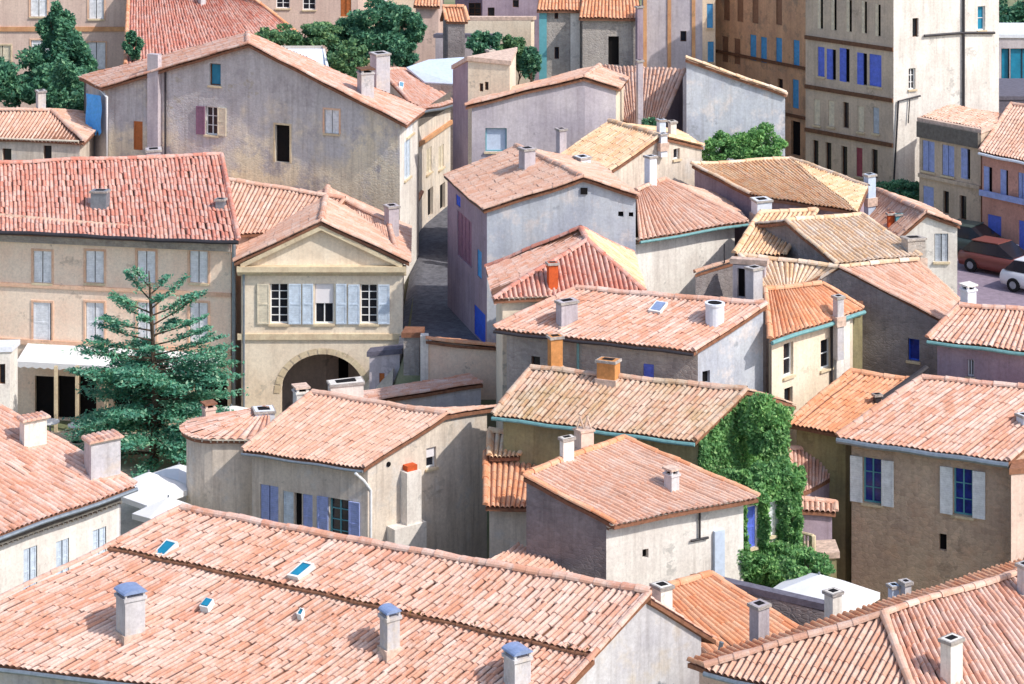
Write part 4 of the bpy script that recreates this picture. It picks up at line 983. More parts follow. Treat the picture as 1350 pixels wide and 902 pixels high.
h.genoise(ws[0],ws[1],z+.02,rows=2,out=.3); h.genoise(ws[1],ws[2],z+.02,rows=2,out=.3)
h.chimney(721,345,736,384,'plain','terracotta',yaw=.3,ratio=.7,deep=1); h.done()
# M9 big salmon roof centre
FR=p(915,463,82); z=FR.z; FL=q(652,432,z); RR=q(1011,402,z+1.15); RL=q(760,380,z+1.15)
h=House('tiled_house','wide central house whose salmon roof carries a blue rooflight and a round white chimney',(4,85),wall='plaster_bluegrey',roof='tile_salmon',cornice=1)
h.gable(FL,FR,RR,RL,w={'F':[(848,480,862,500,'shut',{'c':'blue','sill':False,'n':1}),(700,470,712,490,'dark')],'R1':[(926,489,936,505,'hole')]},back=(RR+V((-.9,1.6,-.35)),RL+V((-.9,1.6,-.35))),wm={'F':'stone_grey'})  # front wall made darker than the other sides to paint in its shade
h.skylight([(855,413),(871,415),(881,402),(866,400)],glass='metal_blue'); h.gutter(FL,FR,mat='metal_dark',r=.06)
a=h.cor['fl'].lerp(h.cor['fr'],.38); h.pipe([a+V((0,-.1,-.2)),V((a.x,a.y-.1,2))],.05,'metal_teal')
h.chimney(733,397,762,432,'plain','plaster_lilac',yaw=.5,ratio=.6); h.chimney(930,400,957,432,'round','sheet_white',round_=True,deep=.8); h.chimney(722,440,742,484,'plain','ochre',yaw=.4,Y=83.2,ratio=.7); h.done()
# M10 orange roof with teal gutter
FL=p(1015,447,83); z=FL.z; FR=q(1137,407,z); RL=q(1009,381,z+1.0); RR=q(1083,375,z+1.0)
h=House('tiled_house','cream house with two dark windows under an orange hipped roof edged by a teal gutter',(11,86),wall='plaster_cream',roof='tile_orange')
h.gable(FL,FR,RR,RL,w={'F':[(1033,452,1046,496,'open',{'g':(1,2),'sides':''}),(1034,511,1045,533,'dark'),(1082,447,1096,486,'glz',{'g':(1,2)})]},ov=.3,back='shed',ridge=True)
h.gutter(FL,FR,mat='metal_teal',r=.08); a,b=h.cor['fl'],h.cor['fr']; e=(b-a); e.z=0; L=e.length; e/=L; n=V((e.y,-e.x,0))
m=MB(); c=a+e*(L*.74); m.obox(V((c.x,c.y,c.z-3.2)),e*(L*.17),n*.2,V((0,0,3.15)),'plaster_white'); h.part('corner_pilaster',m); c=a+e*(L*.71)+n*.08; h.pipe([V((c.x,c.y,c.z)),V((c.x,c.y,c.z-4))],.05,'metal_dark')
h.chimney(1099,388,1113,418,'plain','plaster_grey',yaw=.5,Y=85.6); h.chimney(984,350,1006,396,'plain','plaster_grey',yaw=.6,Y=87.2,deep=2); h.done()
h=House('outbuilding','tall olive stained wall strip beside the cream house with the teal gutter',(13.4,87.6),wall='olive_wall',roof='tile_brown')
h.block(p(1121,418,87.2),p(1137,414,87.4),p(1137,414,87.4)+V((.3,2,0)),p(1121,418,87.2)+V((.2,2,0))); h.done()
# M11 dark gable
A=p(1107,352,89); z=A.z; B=p(1240,420,87.1); E2=q(1266,393,B.z); R=q(1211,343,z); Lw=p(1064,375,89.6)
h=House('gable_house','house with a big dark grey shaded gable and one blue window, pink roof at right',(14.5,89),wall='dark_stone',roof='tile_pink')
h.c=V((15.3,90,0)); h.rq(B,E2,R,A); h.rm.ridge(A,B,.1,'tile_pink'); h.rm.ridge(A,R,.12,'tile_pale'); 
T0=p(975,338,90); T1b=p(1078,331,91)
h.rq(p(1012,380,88),Lw,A,p(1060,334,91)) if False else None
h.wall(A-V((0,0,.1)),B-V((.1,0,.1)),[(1197,447,1212,476,'glz',{'g':(1,1),'glass':'glass_blue','frame':'shutter_strongblue'})],out=(-.3,-1)); h.wall(Lw-V((0,0,.1)),A-V((0,0,.1)),out=(-.3,-1)); h.wall(B-V((.1,0,.1)),E2-V((.1,0,.1))); h.wall(E2-V((.1,0,.1)),R-V((0,0,.1))); h.done()
# M12 pale cream roof
TL=p(1036,292,92.5); TR=q(1136,283,TL.z)
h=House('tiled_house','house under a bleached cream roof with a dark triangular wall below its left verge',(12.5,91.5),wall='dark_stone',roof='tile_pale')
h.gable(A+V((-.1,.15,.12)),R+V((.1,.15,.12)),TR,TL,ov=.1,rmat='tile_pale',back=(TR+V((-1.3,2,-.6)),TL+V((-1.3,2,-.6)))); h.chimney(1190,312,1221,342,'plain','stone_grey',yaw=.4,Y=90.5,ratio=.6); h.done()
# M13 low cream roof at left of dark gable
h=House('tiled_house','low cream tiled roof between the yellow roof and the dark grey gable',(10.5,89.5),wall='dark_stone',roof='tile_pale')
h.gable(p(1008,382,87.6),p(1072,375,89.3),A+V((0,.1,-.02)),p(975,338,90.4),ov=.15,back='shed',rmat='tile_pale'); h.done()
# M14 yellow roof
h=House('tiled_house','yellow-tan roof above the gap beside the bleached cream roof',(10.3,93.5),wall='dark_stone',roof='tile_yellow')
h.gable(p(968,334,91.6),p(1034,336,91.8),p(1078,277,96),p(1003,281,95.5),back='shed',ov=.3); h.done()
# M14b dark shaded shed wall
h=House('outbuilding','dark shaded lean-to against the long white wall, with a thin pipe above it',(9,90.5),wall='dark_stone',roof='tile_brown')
h.prism([p(917,360,90.5),p(972,342,91.5)],(.1,.35,-.08),side=.02,fr_ov=.03); h.pipe([p(955,322,91),p(955,347,91)],.03,'metal_dark'); h.done()
h=House('outbuilding','narrow dark doorway bay with white posts below the yellow-tan roof',(9.6,88.5),wall='plaster_lilac',roof='tile_pale')
h.block(p(966,349,89.2),p(1008,351,88.6),p(1008,351,88.6)+V((.1,.3,0)),p(966,349,89.2)+V((.1,.3,0)),w={'F':[(972,354,982,392,'hole'),(988,354,1003,392,'hole')]},topmat='ridge_mortar'); h.done()
# M15 yellow tiled roof with plum wall
BLp=p(990,257,98); z=BLp.z; BRp=q(1131,279,z); TLp=p(912,217,101.5); TM=p(1042,210,103); TRp=p(1145,246,97.6)
h=House('tiled_house','wide house under a golden yellow tiled roof with a plum shaded wall on its left',(11.5,100),wall='plaster_purple',roof='tile_yellow')
mid=BLp.lerp(BRp,.48); h.c=V((12,100,0)); h.rq(BLp,BRp,TM,TLp); h.rt([BRp,TRp,TM]); z_=V((.15,.3,-.1))
h.rm.ridge(TLp,TM,.11,'tile_pale'); h.rm.ridge(TM,TRp,.11,'tile_pale'); h.rm.ridge(TLp,BLp,.1,'tile_pale')
h.wall(BLp+z_,BRp+V((-.2,.3,-.1))); h.wall(TLp+z_,BLp+z_); h.wall(BRp+V((-.2,.3,-.1)),TRp+V((-.2,0,-.1))); h.wall(TLp+z_,TM-V((0,0,.1))); h.wall(TM-V((0,0,.1)),TRp+V((-.2,0,-.1)))
h.chimney(1140,228,1155,262,'plain','sheet_blue',yaw=.4,Y=98.5); h.chimney(992,262,1018,284,'plain','sheet_white',yaw=.3,Y=96.8); h.done()
# M16 pink gable
Y=95.5; P0,PA,P1=p(1187,310,Y),p(1221,279,Y),p(1262,294,Y)
h=House('gable_house','small house with a pale pink gable, paired orange and blue flues on its rose roof',(16.5,98),wall='plaster_white',roof='tile_pink')
h.prism([P0,PA,P1],(0,4,0),backs=[q(1128,281,P0.z),q(1156,251,PA.z),P1+V((-1,4,0))],side=.1,fr_ov=.12,w={'F1':[(1232,308,1250,345,'shut',{'c':'grey'})]})
h.chimney(1170,278,1180,308,'plain','terracotta',yaw=.2,Y=96.6,ratio=.6); h.chimney(1180,279,1191,310,'plain','paint_teal',yaw=.2,Y=96.5,ratio=.6); h.done()
# M21 yellow roof, brown gable
Yg=100; P0,PA,P1=p(806,223,100),p(870,179,101.5),p(925,191,103)
h=House('gable_house','brownish gable house under a yellow-pink mottled roof above the blue-grey gable',(6,103),wall='plaster_beige',roof='tile_yellow')
h.prism([P0,PA,P1],(0,4,0),backs=[q(738,203,P0.z),q(803,160,PA.z),P1+V((-1,3.6,0))],side=.1,fr_ov=.12,w={'F1':[(888,196,896,210,'glz',{'g':(1,1)})]})
h.chimney(733,168,747,203,'plain','plaster_lilac',yaw=.5); h.chimney(866,156,878,180,'plain','sheet_blue',yaw=.4,Y=103.4); h.chimney(881,158,892,182,'plain','plaster_white',yaw=.4,Y=104); h.chimney(868,176,880,190,'plain','sheet_white',yaw=.4,Y=101.2,deep=.6); h.done()
# M19 grey blue shed gable
h=House('gable_house','tall pale blue-grey wall with a single sloping top, green bushes at its foot',(11,109),wall='plaster_bluegrey',roof='tile_pale')
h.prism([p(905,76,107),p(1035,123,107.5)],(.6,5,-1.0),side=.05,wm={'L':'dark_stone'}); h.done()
# M20 purple sloping roof
h=House('tiled_house','shaded mauve roof plane sloping left beside the tall pale blue-grey wall',(7,112),wall='plaster_purple',roof='tile_pink')
h.gable(p(818,160,109),p(868,172,108),p(903,92,110.5),p(790,86,115),back='shed',ridge=False); h.chimney(839,73,848,170,'plain','plaster_lilac',yaw=.3,Y=107.6,deep=3); h.done()
# ================================================================ RIGHT SIDE
FL=p(1223,447,84.5); z=FL.z; FR=q(1420,471,z); RL=q(1265,403,z+.9); RR=q(1420,413,z+.9)
h=House('tiled_house','right-edge house with a mauve shaded wall and one slit window under a salmon roof',(18,85.5),wall='plaster_purple',roof='tile_salmon',cornice=1)
h.gable(FL,FR,RR,RL,w={'F':[(1275,474,1284,497,'glz',{'g':(2,1)})]}); h.gutter(FL,FR,mat='metal_teal'); h.chimney(1268,373,1288,405,'slab','sheet_white',yaw=.5,Y=86.5,capm='plaster_white'); h.done()
FL=p(1104,575,80); z=FL.z; FR=q(1330,607,z); RL=q(1216,498,z+1.5); RR=p(1440,517,79.8); RR.z=z+1.5; RR=q(1440,519,z+1.5)
h=House('tiled_house','big brown stone house with white open shutters on two blue windows at the right',(15,80.5),wall='stone_brown',roof='tile_salmon')
h.gable(FL,FR,RR,RL,w={'F':[(1138,604,1162,664,'open',{'g':(2,3),'glass':'glass_blue','frame':'paint_teal','sw':.66,'c':'white'}),(1257,618,1282,680,'open',{'g':(2,3),'glass':'glass_blue','frame':'paint_teal','sw':.66,'c':'white'}),(1238,704,1248,726,'hole')]},ov=.45)
h.wallo=None; h.gutter(FL,FR,mat='metal_grey',r=.1); b=h.cor['fr']; h.pipe([FR+V((-.1,-.05,-.15)),b+V((.1,-.1,-.7)),V((b.x+.6,b.y+.3,b.z-1.6))],.05,'metal_grey')
h.chimney(1342,545,1362,582,'plain','sheet_white',yaw=.5,Y=79); h.done()
h=House('outbuilding','lit pink rendered wall at the right edge beside the stone house',(18,77.5),wall='plaster_pinkpale',roof='tile_salmon')
h.block(p(1333,625,77.0),p(1420,617,78.5),p(1420,617,78.5)+V((.5,2,0)),p(1333,625,77.0)+V((.6,1.5,0))); h.done()
FL=p(1040,558,82); z=FL.z; FR=q(1114,571,z); RL=p(1122,490,84.9); RR=p(1210,503,84.2)
h=House('tiled_house','small house with a patchy orange roof and olive wall left of the brown stone house',(12.2,83.5),wall='olive_wall',roof='tile_orange')
h.gable(FL,FR,RR,RL,back='shed',ov=.25); h.chimney(1152,520,1162,535,'plain','metal_dark',yaw=.3,deep=.6); h.pipe([p(1161,528,83),p(1205,497,84),p(1222,484,84.3)],.11,'metal_dark'); h.done()
h=House('tiled_house','low pink roofed house with mauve walls below the olive wall, next to the ivy',(10.8,81),wall='plaster_purple',roof='tile_salmon')
FL=p(1046,655,79.4); z=FL.z; h.gable(FL,q(1102,624,z),q(1112,592,z+.7),q(1040,592,z+.8),back='shed',ov=.15)
h.done()
h=House('outbuilding','tiny tiled canopy with mauve wall between the ivy and the stone house',(10.3,79.8),wall='plaster_purple',roof='tile_pink')
h.gable(p(1046,672,78.6),p(1102,676,78.9),p(1102,664,79.5),p(1046,658,79.3),back='shed',ov=.15); h.done()
# R1, R2 on the right street
a=p(1212,160,114); b=p(1293,176,111)
h=House('townhouse','brown brick townhouse with lavender-blue shutters under a heavy dark parapet cornice',(19.5,114),cat='townhouse',wall='brick_brown',roof='tile_pink')
h.block(a,b,b+V((2.4,3.4,0)),a+V((2.4,3.4,0)),w={'F':[(1216,186,1232,226,'shut',{'c':'lav'}),(1242,192,1258,232,'shut',{'c':'lav'}),(1267,196,1279,236,'half',{'c':'lav','k':.7}),(1217,246,1231,272,'shut',{'c':'lav','n':1}),(1243,252,1251,282,'dark'),(1265,258,1274,290,'dark')]},topmat='ridge_mortar')
h.band(a,b,a.z-.75,a.z+.02,out=.22,mat='genoise_dark',name='cornice'); zc=p(1250,238,112.5).z; h.band(a,b,zc-.12,zc+.06,out=.12,mat='brick_brown'); 
bk=V((2.4,3.4,0)); h.rq(a+bk*.06+V((0,0,.2)),b+bk*.06+V((0,0,.2)),b+bk*.9+V((0,0,.3)),a+bk*.9+V((0,0,.3)),tile='tile_pink'); h.done()
a=p(1292,200,109.8); b=p(1400,222,106)
h=House('townhouse','salmon brick townhouse at the right edge with tall blue shutters and a pink roof',(24,110),cat='townhouse',wall='brick_pink',roof='tile_pink')
h.gable(a,b,b+V((3,5,1.4)),a+V((2.6,5,1.4)),w={'F':[(1297,220,1308,256,'half',{'c':'lav','k':.6}),(1319,224,1329,259,'half',{'c':'lav','k':.7}),(1342,228,1352,262,'shut',{'c':'lav'}),(1302,284,1320,330,'shut',{'c':'blue','n':1}),(1343,292,1360,338,'shut',{'c':'blue','n':1})]},ov=.25,side=.05)
zc=p(1320,260,108.8).z; h.band(a,b,zc-.12,zc+.15,out=.08,mat='shutter_lav'); h.gutter(a,b,mat='sheet_white'); h.done()
# M17 the tall brown block with white flank
c=p(1178,240,118); a=p(1062,215,122.4); zt=19.5
rr=p(1317,152,120.5)
A=V((a.x,a.y,zt)); B=V((c.x,c.y,zt)); Cc=V((rr.x,rr.y,zt)); D=A+(Cc-B)
wi=[]
for x,y in((1081,10),(1099,12),(1119,14),(1139,16),(1157,20)): wi.append((x-3,y-14,x+4,y+28,'half',{'c':'cream','k':.5}))
for x0,x1,y0,y1,k in((1078,1087,62,101,'shut'),(1090,1102,65,105,'half'),(1107,1120,64,108,'half'),(1130,1143,70,112,'half'),(1146,1162,72,114,'shut')): wi.append((x0,y0,x1,y1,k,{'c':'blue','k':.62,'n':1}))
for x,y in((1077,148),(1096,150),(1115,152),(1135,157),(1155,159)): wi.append((x-4,y-17,x+4,y+17,'shut' if x!=1115 else 'dark',{'c':'cream' if x!=1155 else 'grey','n':1}))
for i,(x,y) in enumerate(((1075,204),(1092,207),(1113,212),(1133,214),(1153,216))): wi.append((x-4,y-19,x+4,y+19,'shut' if i in(3,) else 'dark',{'c':'pinkred','n':1}))
h=House('apartment_block','tall brown brick block with bright blue shutters and a wide blank white flank',(21,121),cat='apartment block',wall='brick_brown',roof='tile_pale')
h.block(A,B,Cc,D,w={'F':wi,'R':[(1203,24,1211,49,'dark'),(1198,90,1207,118,'glz'),(1289,8,1299,40,'glz',{'g':(1,2),'glass':'glass_teal'})]},wm={'R':'plaster_white'},top='tiles')
for y in (57,123,181,250): zc=p(1118,y,120.2).z; h.band(A,B,zc-.1,zc+.1,out=.1,mat='wood_brown')
e=(Cc-B).normalized(); n=V((e.y,-e.x,0)); o2=lambda x,y:onwall(x,y,B,n)
m=MB(); m.tube([o2(1269,-40)+n*.1,o2(1269,152)+n*.1],.07,'metal_dark',6); m.tube([o2(1217,47)+n*.1,o2(1269,43)+n*.1,o2(1310,43)+n*.1],.07,'metal_dark',6); m.tube([o2(1177,240)+n*.1,o2(1183,133)+n*.1,o2(1212,126)+n*.1],.05,'metal_dark',6); m.tube([o2(1198,130)+n*.1,o2(1196,162)+n*.1],.03,'metal_dark',6); h.part('downpipe',m)
h.done()
# M18 orange brown block
a=p(943,40,133); c=p(1062,60,126.6)
A=V((a.x,a.y,15.7)); B=V((c.x,c.y,15.7)); nn=V((-.35,-1,0)); Cc=B+V((4,5,0)); D=A+V((4,5,0)); pl=p(929,40,134.5)
wi=[]
for x,y,cc in((956,65,'brown'),(972,68,'brown'),(993,63,'cyan'),(1007,66,'cyan'),(1027,67,'cyan'),(1050,70,'cyan'),(958,10,'brown'),(976,12,'brown'),(996,14,'brown'),(1027,16,'brown')): wi.append((x-4,y-17,x+4,y+17,'shut',{'c':cc,'n':1,'sill':False}))
wi+=[(1045,105,1053,143,'shut',{'c':'cyan','n':1,'sill':False}),(1025,104,1032,120,'dark'),(1043,160,1055,205,'hole')]
h=House('apartment_block','orange-brown brick block with narrow sky blue shutters behind the pale blue-grey wall',(15,131),cat='apartment block',wall='brick_orange',roof='tile_orange')
h.block(A,B,Cc,D,w={'F':wi},top='tiles')
for y in (85,150): zc=p(1030,y,128).z; h.band(A,B,zc-.08,zc+.08,out=.1,mat='wood_brown')
h.done()
h=House('tower_house','thin cream strip of a house with sky blue shutters left of the orange-brown block',(11,134),wall='plaster_cream',roof='tile_pale')
h.block(V((p(924,0,131).x,131,15.5)),V((p(943,0,131).x,131,15.5)),V((p(943,0,131).x+.4,135,15.5)),V((p(924,0,131).x+.3,135,15.5)),w={'F':[(932,5,940,37,'shut',{'c':'cyan','n':1}),(933,55,941,82,'shut',{'c':'cyan','n':1})]}); h.done()
# top middle group
def B_(name,label,x0,x1,yt,Y,dep,wall,w=None,top='slab',zt=None,skew=.2,wm={},topmat='roof_slab',dy=0,cat='house',roof='tile_orange',y1=None):
    a=p(x0,yt,Y); b=p(x1,y1 if y1 is not None else yt,Y+dy); 
    z=zt if zt is not None else a.z
    a.z=z; b.z=z
    h=House(name,label,((a.x+b.x)/2,Y+dep/2),cat=cat,wall=wall,roof=roof)
    d=V((skew,dep,0)); h.block(a,b,b+d,a+d,w={'F':w or []},top=top,wm=wm,topmat=topmat); return h
h=B_('townhouse','grey and pink rendered house at the top, left of the thin cream strip',848,926,-30,127,5,'plaster_lilac',[(897,41,905,55,'dark')],roof='tile_orange'); 
m=MB()
for x in (848,880,912): c=p(x,-20,126.97); m.obox(V((c.x,127,8)),V((.2,0,0)),V((0,-.06,0)),V((0,0,9)),'brick_trim')
h.part('corner_pilasters',m); h.done()
h=B_('tiled_house','brown house at the top with one dark doorway and a wavy orange roof',768,840,24,125,4,'stone_grey',[(802,48,816,86,'hole')],top='tiles',roof='tile_orange'); h.chimney(838,2,848,90,'plain','plaster_purple',yaw=.3,Y=124.4,deep=3); h.done()
h=B_('tiled_house','grey-brown house at the top with a blue corner strip and a white strip',712,768,14,126,4,'stone_grey',[(731,17,736,25,'dark'),(731,62,737,78,'dark')],top='tiles',roof='tile_orange')
m=MB(); c=p(712,15,126); m.obox(V((c.x-.05,125.95,6)),V((.42,0,0)),V((0,-.05,0)),V((0,0,c.z-6)),'paint_teal'); c=p(752,15,126); m.obox(V((c.x,125.95,6)),V((.52,0,0)),V((0,-.05,0)),V((0,0,c.z-6.1)),'plaster_white'); h.part('corner_pilasters',m); h.done()
h=B_('townhouse','dim mauve-brown house at the top edge with dark windows behind the bushes',636,714,-50,140,5,'plaster_purple',[(643,10,652,22,'dark'),(676,0,684,10,'dark'),(678,32,688,48,'dark'),(697,30,705,46,'dark')]); h.done()
h=B_('garden_wall','long cream garden wall behind the bushes at the top centre',605,700,27,133,.4,'plaster_cream',cat='wall',topmat='ridge_mortar'); h.done()
h=B_('garden_wall','lower grey-mauve garden wall with a dipping top in front of the cream wall',574,655,50,129,.4,'plaster_lilac',cat='wall',topmat='slate'); h.done()
h=House('hut','small hut with a pointed dark gable and an orange roof at the top centre',(-3.5,136),cat='hut',wall='dark_stone',roof='tile_orange')
h.gable(q(588,27,12.9),q(617,27,12.9),q(612,9,13.6),q(584,9,13.6),ov=.1,w={}); h.done()
h=B_('townhouse','pale grey house with an orange roof right of the large blue-green tree',548,578,8,138,4,'plaster_pinkpale',top='tiles',roof='tile_orange'); h.done()
h=B_('townhouse','plum coloured house at the top edge behind the little hut, with dark windows',600,640,-30,146,4,'plaster_purple',[(618,4,634,26,'glz',{'glass':'glass_dark','frame':'wood_brown'})]); h.done()
h=B_('townhouse','whitish townhouse at the top edge with small windows above the red roof verge',338,472,-60,146,6,'plaster_pinkpale',[(364,-10,382,11,'glz'),(399,-10,416,13,'glz'),(449,-10,463,22,'shut',{'c':'orange'}),(300,-12,320,11,'glz')],cat='townhouse'); h.done()
h=B_('townhouse','distant cream townhouse behind the green tree at the top edge',474,560,-45,152,6,'plaster_cream',[(500,-20,512,2,'shut')],cat='townhouse',top='tiles',roof='tile_orange'); h.done()
# T1 top-left
wi=[(40,-20,62,22,'shut',{'c':'white','sur':'trim_salmon'}),(117,-18,137,25,'shut',{'c':'white','sur':'trim_salmon'}),(41,53,68,91,'shut',{'c':'white','sur':'trim_salmon'}),(115,56,139,91,'shut',{'c':'white','sur':'trim_salmon'}),(-8,60,14,96,'shut',{'c':'cream','sur':'stone_trim'})]
h=B_('townhouse','pale pink townhouse in the top left corner with white shutters above the dark trees',-160,178,-90,135,8,'plaster_pinkpale',wi,cat='townhouse',top='tiles')
a,b=p(-160,0,135),p(178,0,135); zc=p(90,38,135).z; h.band((a.x,135),(b.x,135),zc-.15,zc+.12,mat='brick_trim'); c=p(172,0,134.9); h.pipe([V((c.x,134.88,16)),V((c.x,134.88,5))],.06,'metal_dark')
h.done()
# T2 red roof
h=House('tiled_house','big terracotta roof rising behind the great gable at the top left',(-16,128),wall='plaster_pinkpale',roof='tile_red')
h.gable(q(165,86,11.0),q(392,44,11.6),q(336,0,13.4),q(170,-22,14),ov=.3,rmat='tile_orange',back='shed')
h.chimney(216,-12,230,10,'plain','plaster_lilac',Y=134); h.chimney(261,-8,271,15,'plain','plaster_grey',Y=132); h.done()
# white sheet roofs
h=House('outbuilding','white sheet roofed shed behind the right slope of the great gable',(-12,121),wall='plaster_white',roof='tile_pale')
A=p(350,100,117.5); B=p(434,100,117.5); h.c=V((-11,120,0)); D=p(343,62,123.5); Cc=p(425,62,123.5); A.z=B.z=11.2; D.z=Cc.z=12.2
slab(h.rm,[q(350,100,11.2),q(436,98,11.2),q(428,63,12),q(343,63,12)],'sheet_white',th=.1); h.tris=[(A,B,Cc),(A,Cc,D)]
for P_,Q_ in((A,B),(B,Cc),(Cc,D),(D,A)): h.wall(P_-V((0,0,.15)),Q_-V((0,0,.15)))
h.done()
h=House('outbuilding','bluish white flat roofed shed in front of the bushes, right of the rooflight roof',(-4.5,122),wall='dark_stone',roof='tile_pale')
A=q(560,107,10.6); B=q(603,109,10.6); Cc=q(612,74,11.4); D=q(565,77,11.4); D2=q(536,88,11.2); h.c=V((-4.2,123,0))
slab(h.rm,[A,B,Cc,D,D2],'sheet_blue',th=.1); h.tris=[(A,B,Cc)]
for P_,Q_ in((A,B),(B,Cc),(Cc,D),(D,A)): h.wall(P_-V((0,0,.1)),Q_-V((0,0,.1)))
h.done()
# top right corner
h=B_('garage_block','blue-grey glazed building with a white flat roof at the right edge below the dark trees',1316,1420,50,138,5,'plaster_lilac',[(1320,64,1331,116,'glz',{'g':(1,1),'glass':'glass_teal','frame':'metal_dark'}),(1332,64,1380,116,'glz',{'g':(3,1),'glass':'glass_teal','frame':'metal_dark'})],cat='building',topmat='sheet_white'); h.done()
h=B_('outbuilding','dark slate topped block stepping up beside the white flank at the right edge',1280,1420,132,124,3,'slate',topmat='slate'); h.chimney(1296,134,1313,153,'plain','stone_grey',Y=123.6); h.done()
h=B_('outbuilding','upper dark slate terrace at the right edge behind the townhouses',1305,1420,120,127,3,'slate',topmat='slate'); h.done()
# ================================================================ GROUND
xs=list(np.arange(-70,71,1.6)); xs=[-6000,-2500,-900,-350,-150,-100]+xs+[100,150,350,900,2500,6000]
ys=[-3000,-800,-200,0,30]+list(np.arange(45,176,1.4))+[190,230,320,600,1500,4000,9000]
m=MB(); vs=[(x,y,ground(x,min(y,400))) for y in ys for x in xs]; nx=len(xs)
m.add(vs,[(j*nx+i,j*nx+i+1,(j+1)*nx+i+1,(j+1)*nx+i) for j in range(len(ys)-1) for i in range(nx-1)],'earth'); o=m.build('ground',None,True); o['kind']='structure'
def sheet(name,pts,mat,lift=.02,nd=10):
    """ribbon following the ground: pts = list of (left xy, right xy)"""
    m=MB(); vs=[]; 
    L=[]
    for i in range(len(pts)-1):
        for k in range(nd): L.append([tuple(np.array(pts[i][s])*(1-k/nd)+np.array(pts[i+1][s])*k/nd) for s in(0,1)])
    L.append(pts[-1]); c=6
    for a,b in L:
        for j in range(c+1):
            x=a[0]+(b[0]-a[0])*j/c; y=a[1]+(b[1]-a[1])*j/c; vs.append((x,y,ground(x,y)+lift+.03))
    m.add(vs,[(i*(c+1)+j,i*(c+1)+j+1,(i+1)*(c+1)+j+1,(i+1)*(c+1)+j) for i in range(len(L)-1) for j in range(c)],mat); o=m.build(name,None,True); o['kind']='structure'; return o
sheet('lane',[((-4.7,93.8),(-.8,93.8)),((-4.8,104),(-2.5,101)),((-4.8,112),(-2.8,112)),((-4.5,119),(-2.6,121)),((-4,135),(-2,135))],'cobble')
sheet('square',[((-24,84),(-5,84)),((-24,96.3),(-4.8,95))],'paving',.0)
sheet('street',[((17,96),(30,92)),((18.2,104),(31,100)),((19.5,110),(33,104))],'asphalt')
# ================================================================ TREES
def cedar():
    b=V((-14.4,91.5,0)); o=thing('cedar_tree','tall blue-green cedar with sparse upturned top branches standing before the peach apartment house','tree',b)
    m=MB(); cm=MB(); top=V((-14.5,91.5,8.6)); m.tube([b-V((0,0,.3)),V((-14.35,91.5,3)),V((-14.5,91.5,6)),V((-14.6,91.5,7.9))],.2,'bark',8,r2=.02)
    rr=random.Random(5)
    def spray(st,en,nn,sp,sz):
        st,en=V(st),V(en); m.tube([st,st.lerp(en,.5)+V((0,0,-.08)),en],.04,'bark',5,r2=.012)
        t=rng.uniform(.25,1.02,nn)**.8; ax=np.array(st)[None]*(1-t[:,None])+np.array(en)[None]*t[:,None]
        off=rng.normal(0,1,(nn,3))*np.array([sp,sp,sp*.3])*(1.15-t[:,None]*.6); leafquads(cm,'leaf_cedar',ax+off,sz,up=1.2)
    # sparse crown top: upturned sprays
    for h_,L,up_,az in((7.9,.8,.8,160),(7.7,.7,.7,20),(7.4,1.3,1.1,150),(7.3,1.0,.5,300),(7.1,1.5,1.2,25),(6.9,1.6,.9,195),(6.8,1.7,.8,5),(6.6,1.8,.8,160),(6.5,1.4,.6,260),(6.4,2.2,1.3,15),(6.2,2.1,.7,205),(6.0,2.3,.9,-10),(5.9,1.6,.5,60),(5.8,2.3,.6,170),(5.6,2.6,.9,-22),(5.5,1.9,.4,270),(5.4,2.6,.5,190),(5.2,2.9,.7,8),(5.1,2.0,.3,120),(5.0,2.8,.3,175),(4.9,3.1,.6,-18),(4.7,2.3,.2,240),(4.6,3.2,.2,192),(4.5,3.4,.4,4),(4.4,2.5,.1,300),(4.3,3.4,.1,165),(4.2,3.6,.3,-8)):
        a=math.radians(az); st=V((-14.5,91.5,h_-.7)); spray(st,st+V((L*math.cos(a),L*.8*math.sin(a),up_)),int(150+55*L),.14+.02*L,.085)
        if L>1.5:
            mid=st+V((L*.55*math.cos(a),L*.45*math.sin(a),up_*.5)); a2=a+rr.choice((-.7,.7)); spray(mid,mid+V((L*.4*math.cos(a2),L*.35*math.sin(a2),up_*.3+.1)),130,.13,.09)
    for k in range(90):
        hh=rr.uniform(.5,4.4); a=rr.uniform(0,6.28); L=rr.uniform(2.0,3.6)*(1-.05*hh)+.3; st=V((-14.3,91.5,hh)); spray(st,st+V((L*math.cos(a),L*.8*math.sin(a),rr.uniform(-.45,.6))),400,rr.uniform(.28,.5),.095)
    m.build('trunk',o); cm.build('crown',o)
cedar()
def bush(name,label,x,y,Y,rx,rz,mat,n=2200,size=.13,cat='bush',multi=None,group='bushes and trees among the houses',clumps=22):
    c=p(x,y,Y); bl=[(tuple(c),(rx,rx*.8,rz))]
    for dx,dz,k in(multi or ()): bl.append(((c.x+dx,c.y+random.uniform(-.3,.3),c.z+dz),(rx*k,rx*k*.8,rz*k)))
    return tree(name,label,(c.x,c.y,0),bl,mat,n,size,.12,cat,group,clumps)
bush('broadleaf_tree','dark green tree with a pointed top before the pale pink townhouse, between its shutters',80,68,122,1.5,2.0,'leaf_dark',multi=[(-.2,1.2,.6),(.9,-.6,.7),(-.6,-1.6,.9)],cat='tree',n=3000,size=.14)
bush('broadleaf_tree','wide dark green tree at the left edge above the little hipped roof',25,105,120,2.2,1.3,'leaf_dark',multi=[(-1.6,.2,.7),(1.8,-.3,.8),(2.6,-1.8,.8)],cat='tree',n=3200,size=.14)
bush('broadleaf_tree','dark green tree against the left flank of the great gable',88,140,117,1.2,2.3,'leaf_dark',multi=[(.2,-1.6,.8)],cat='tree',n=3400,size=.14)
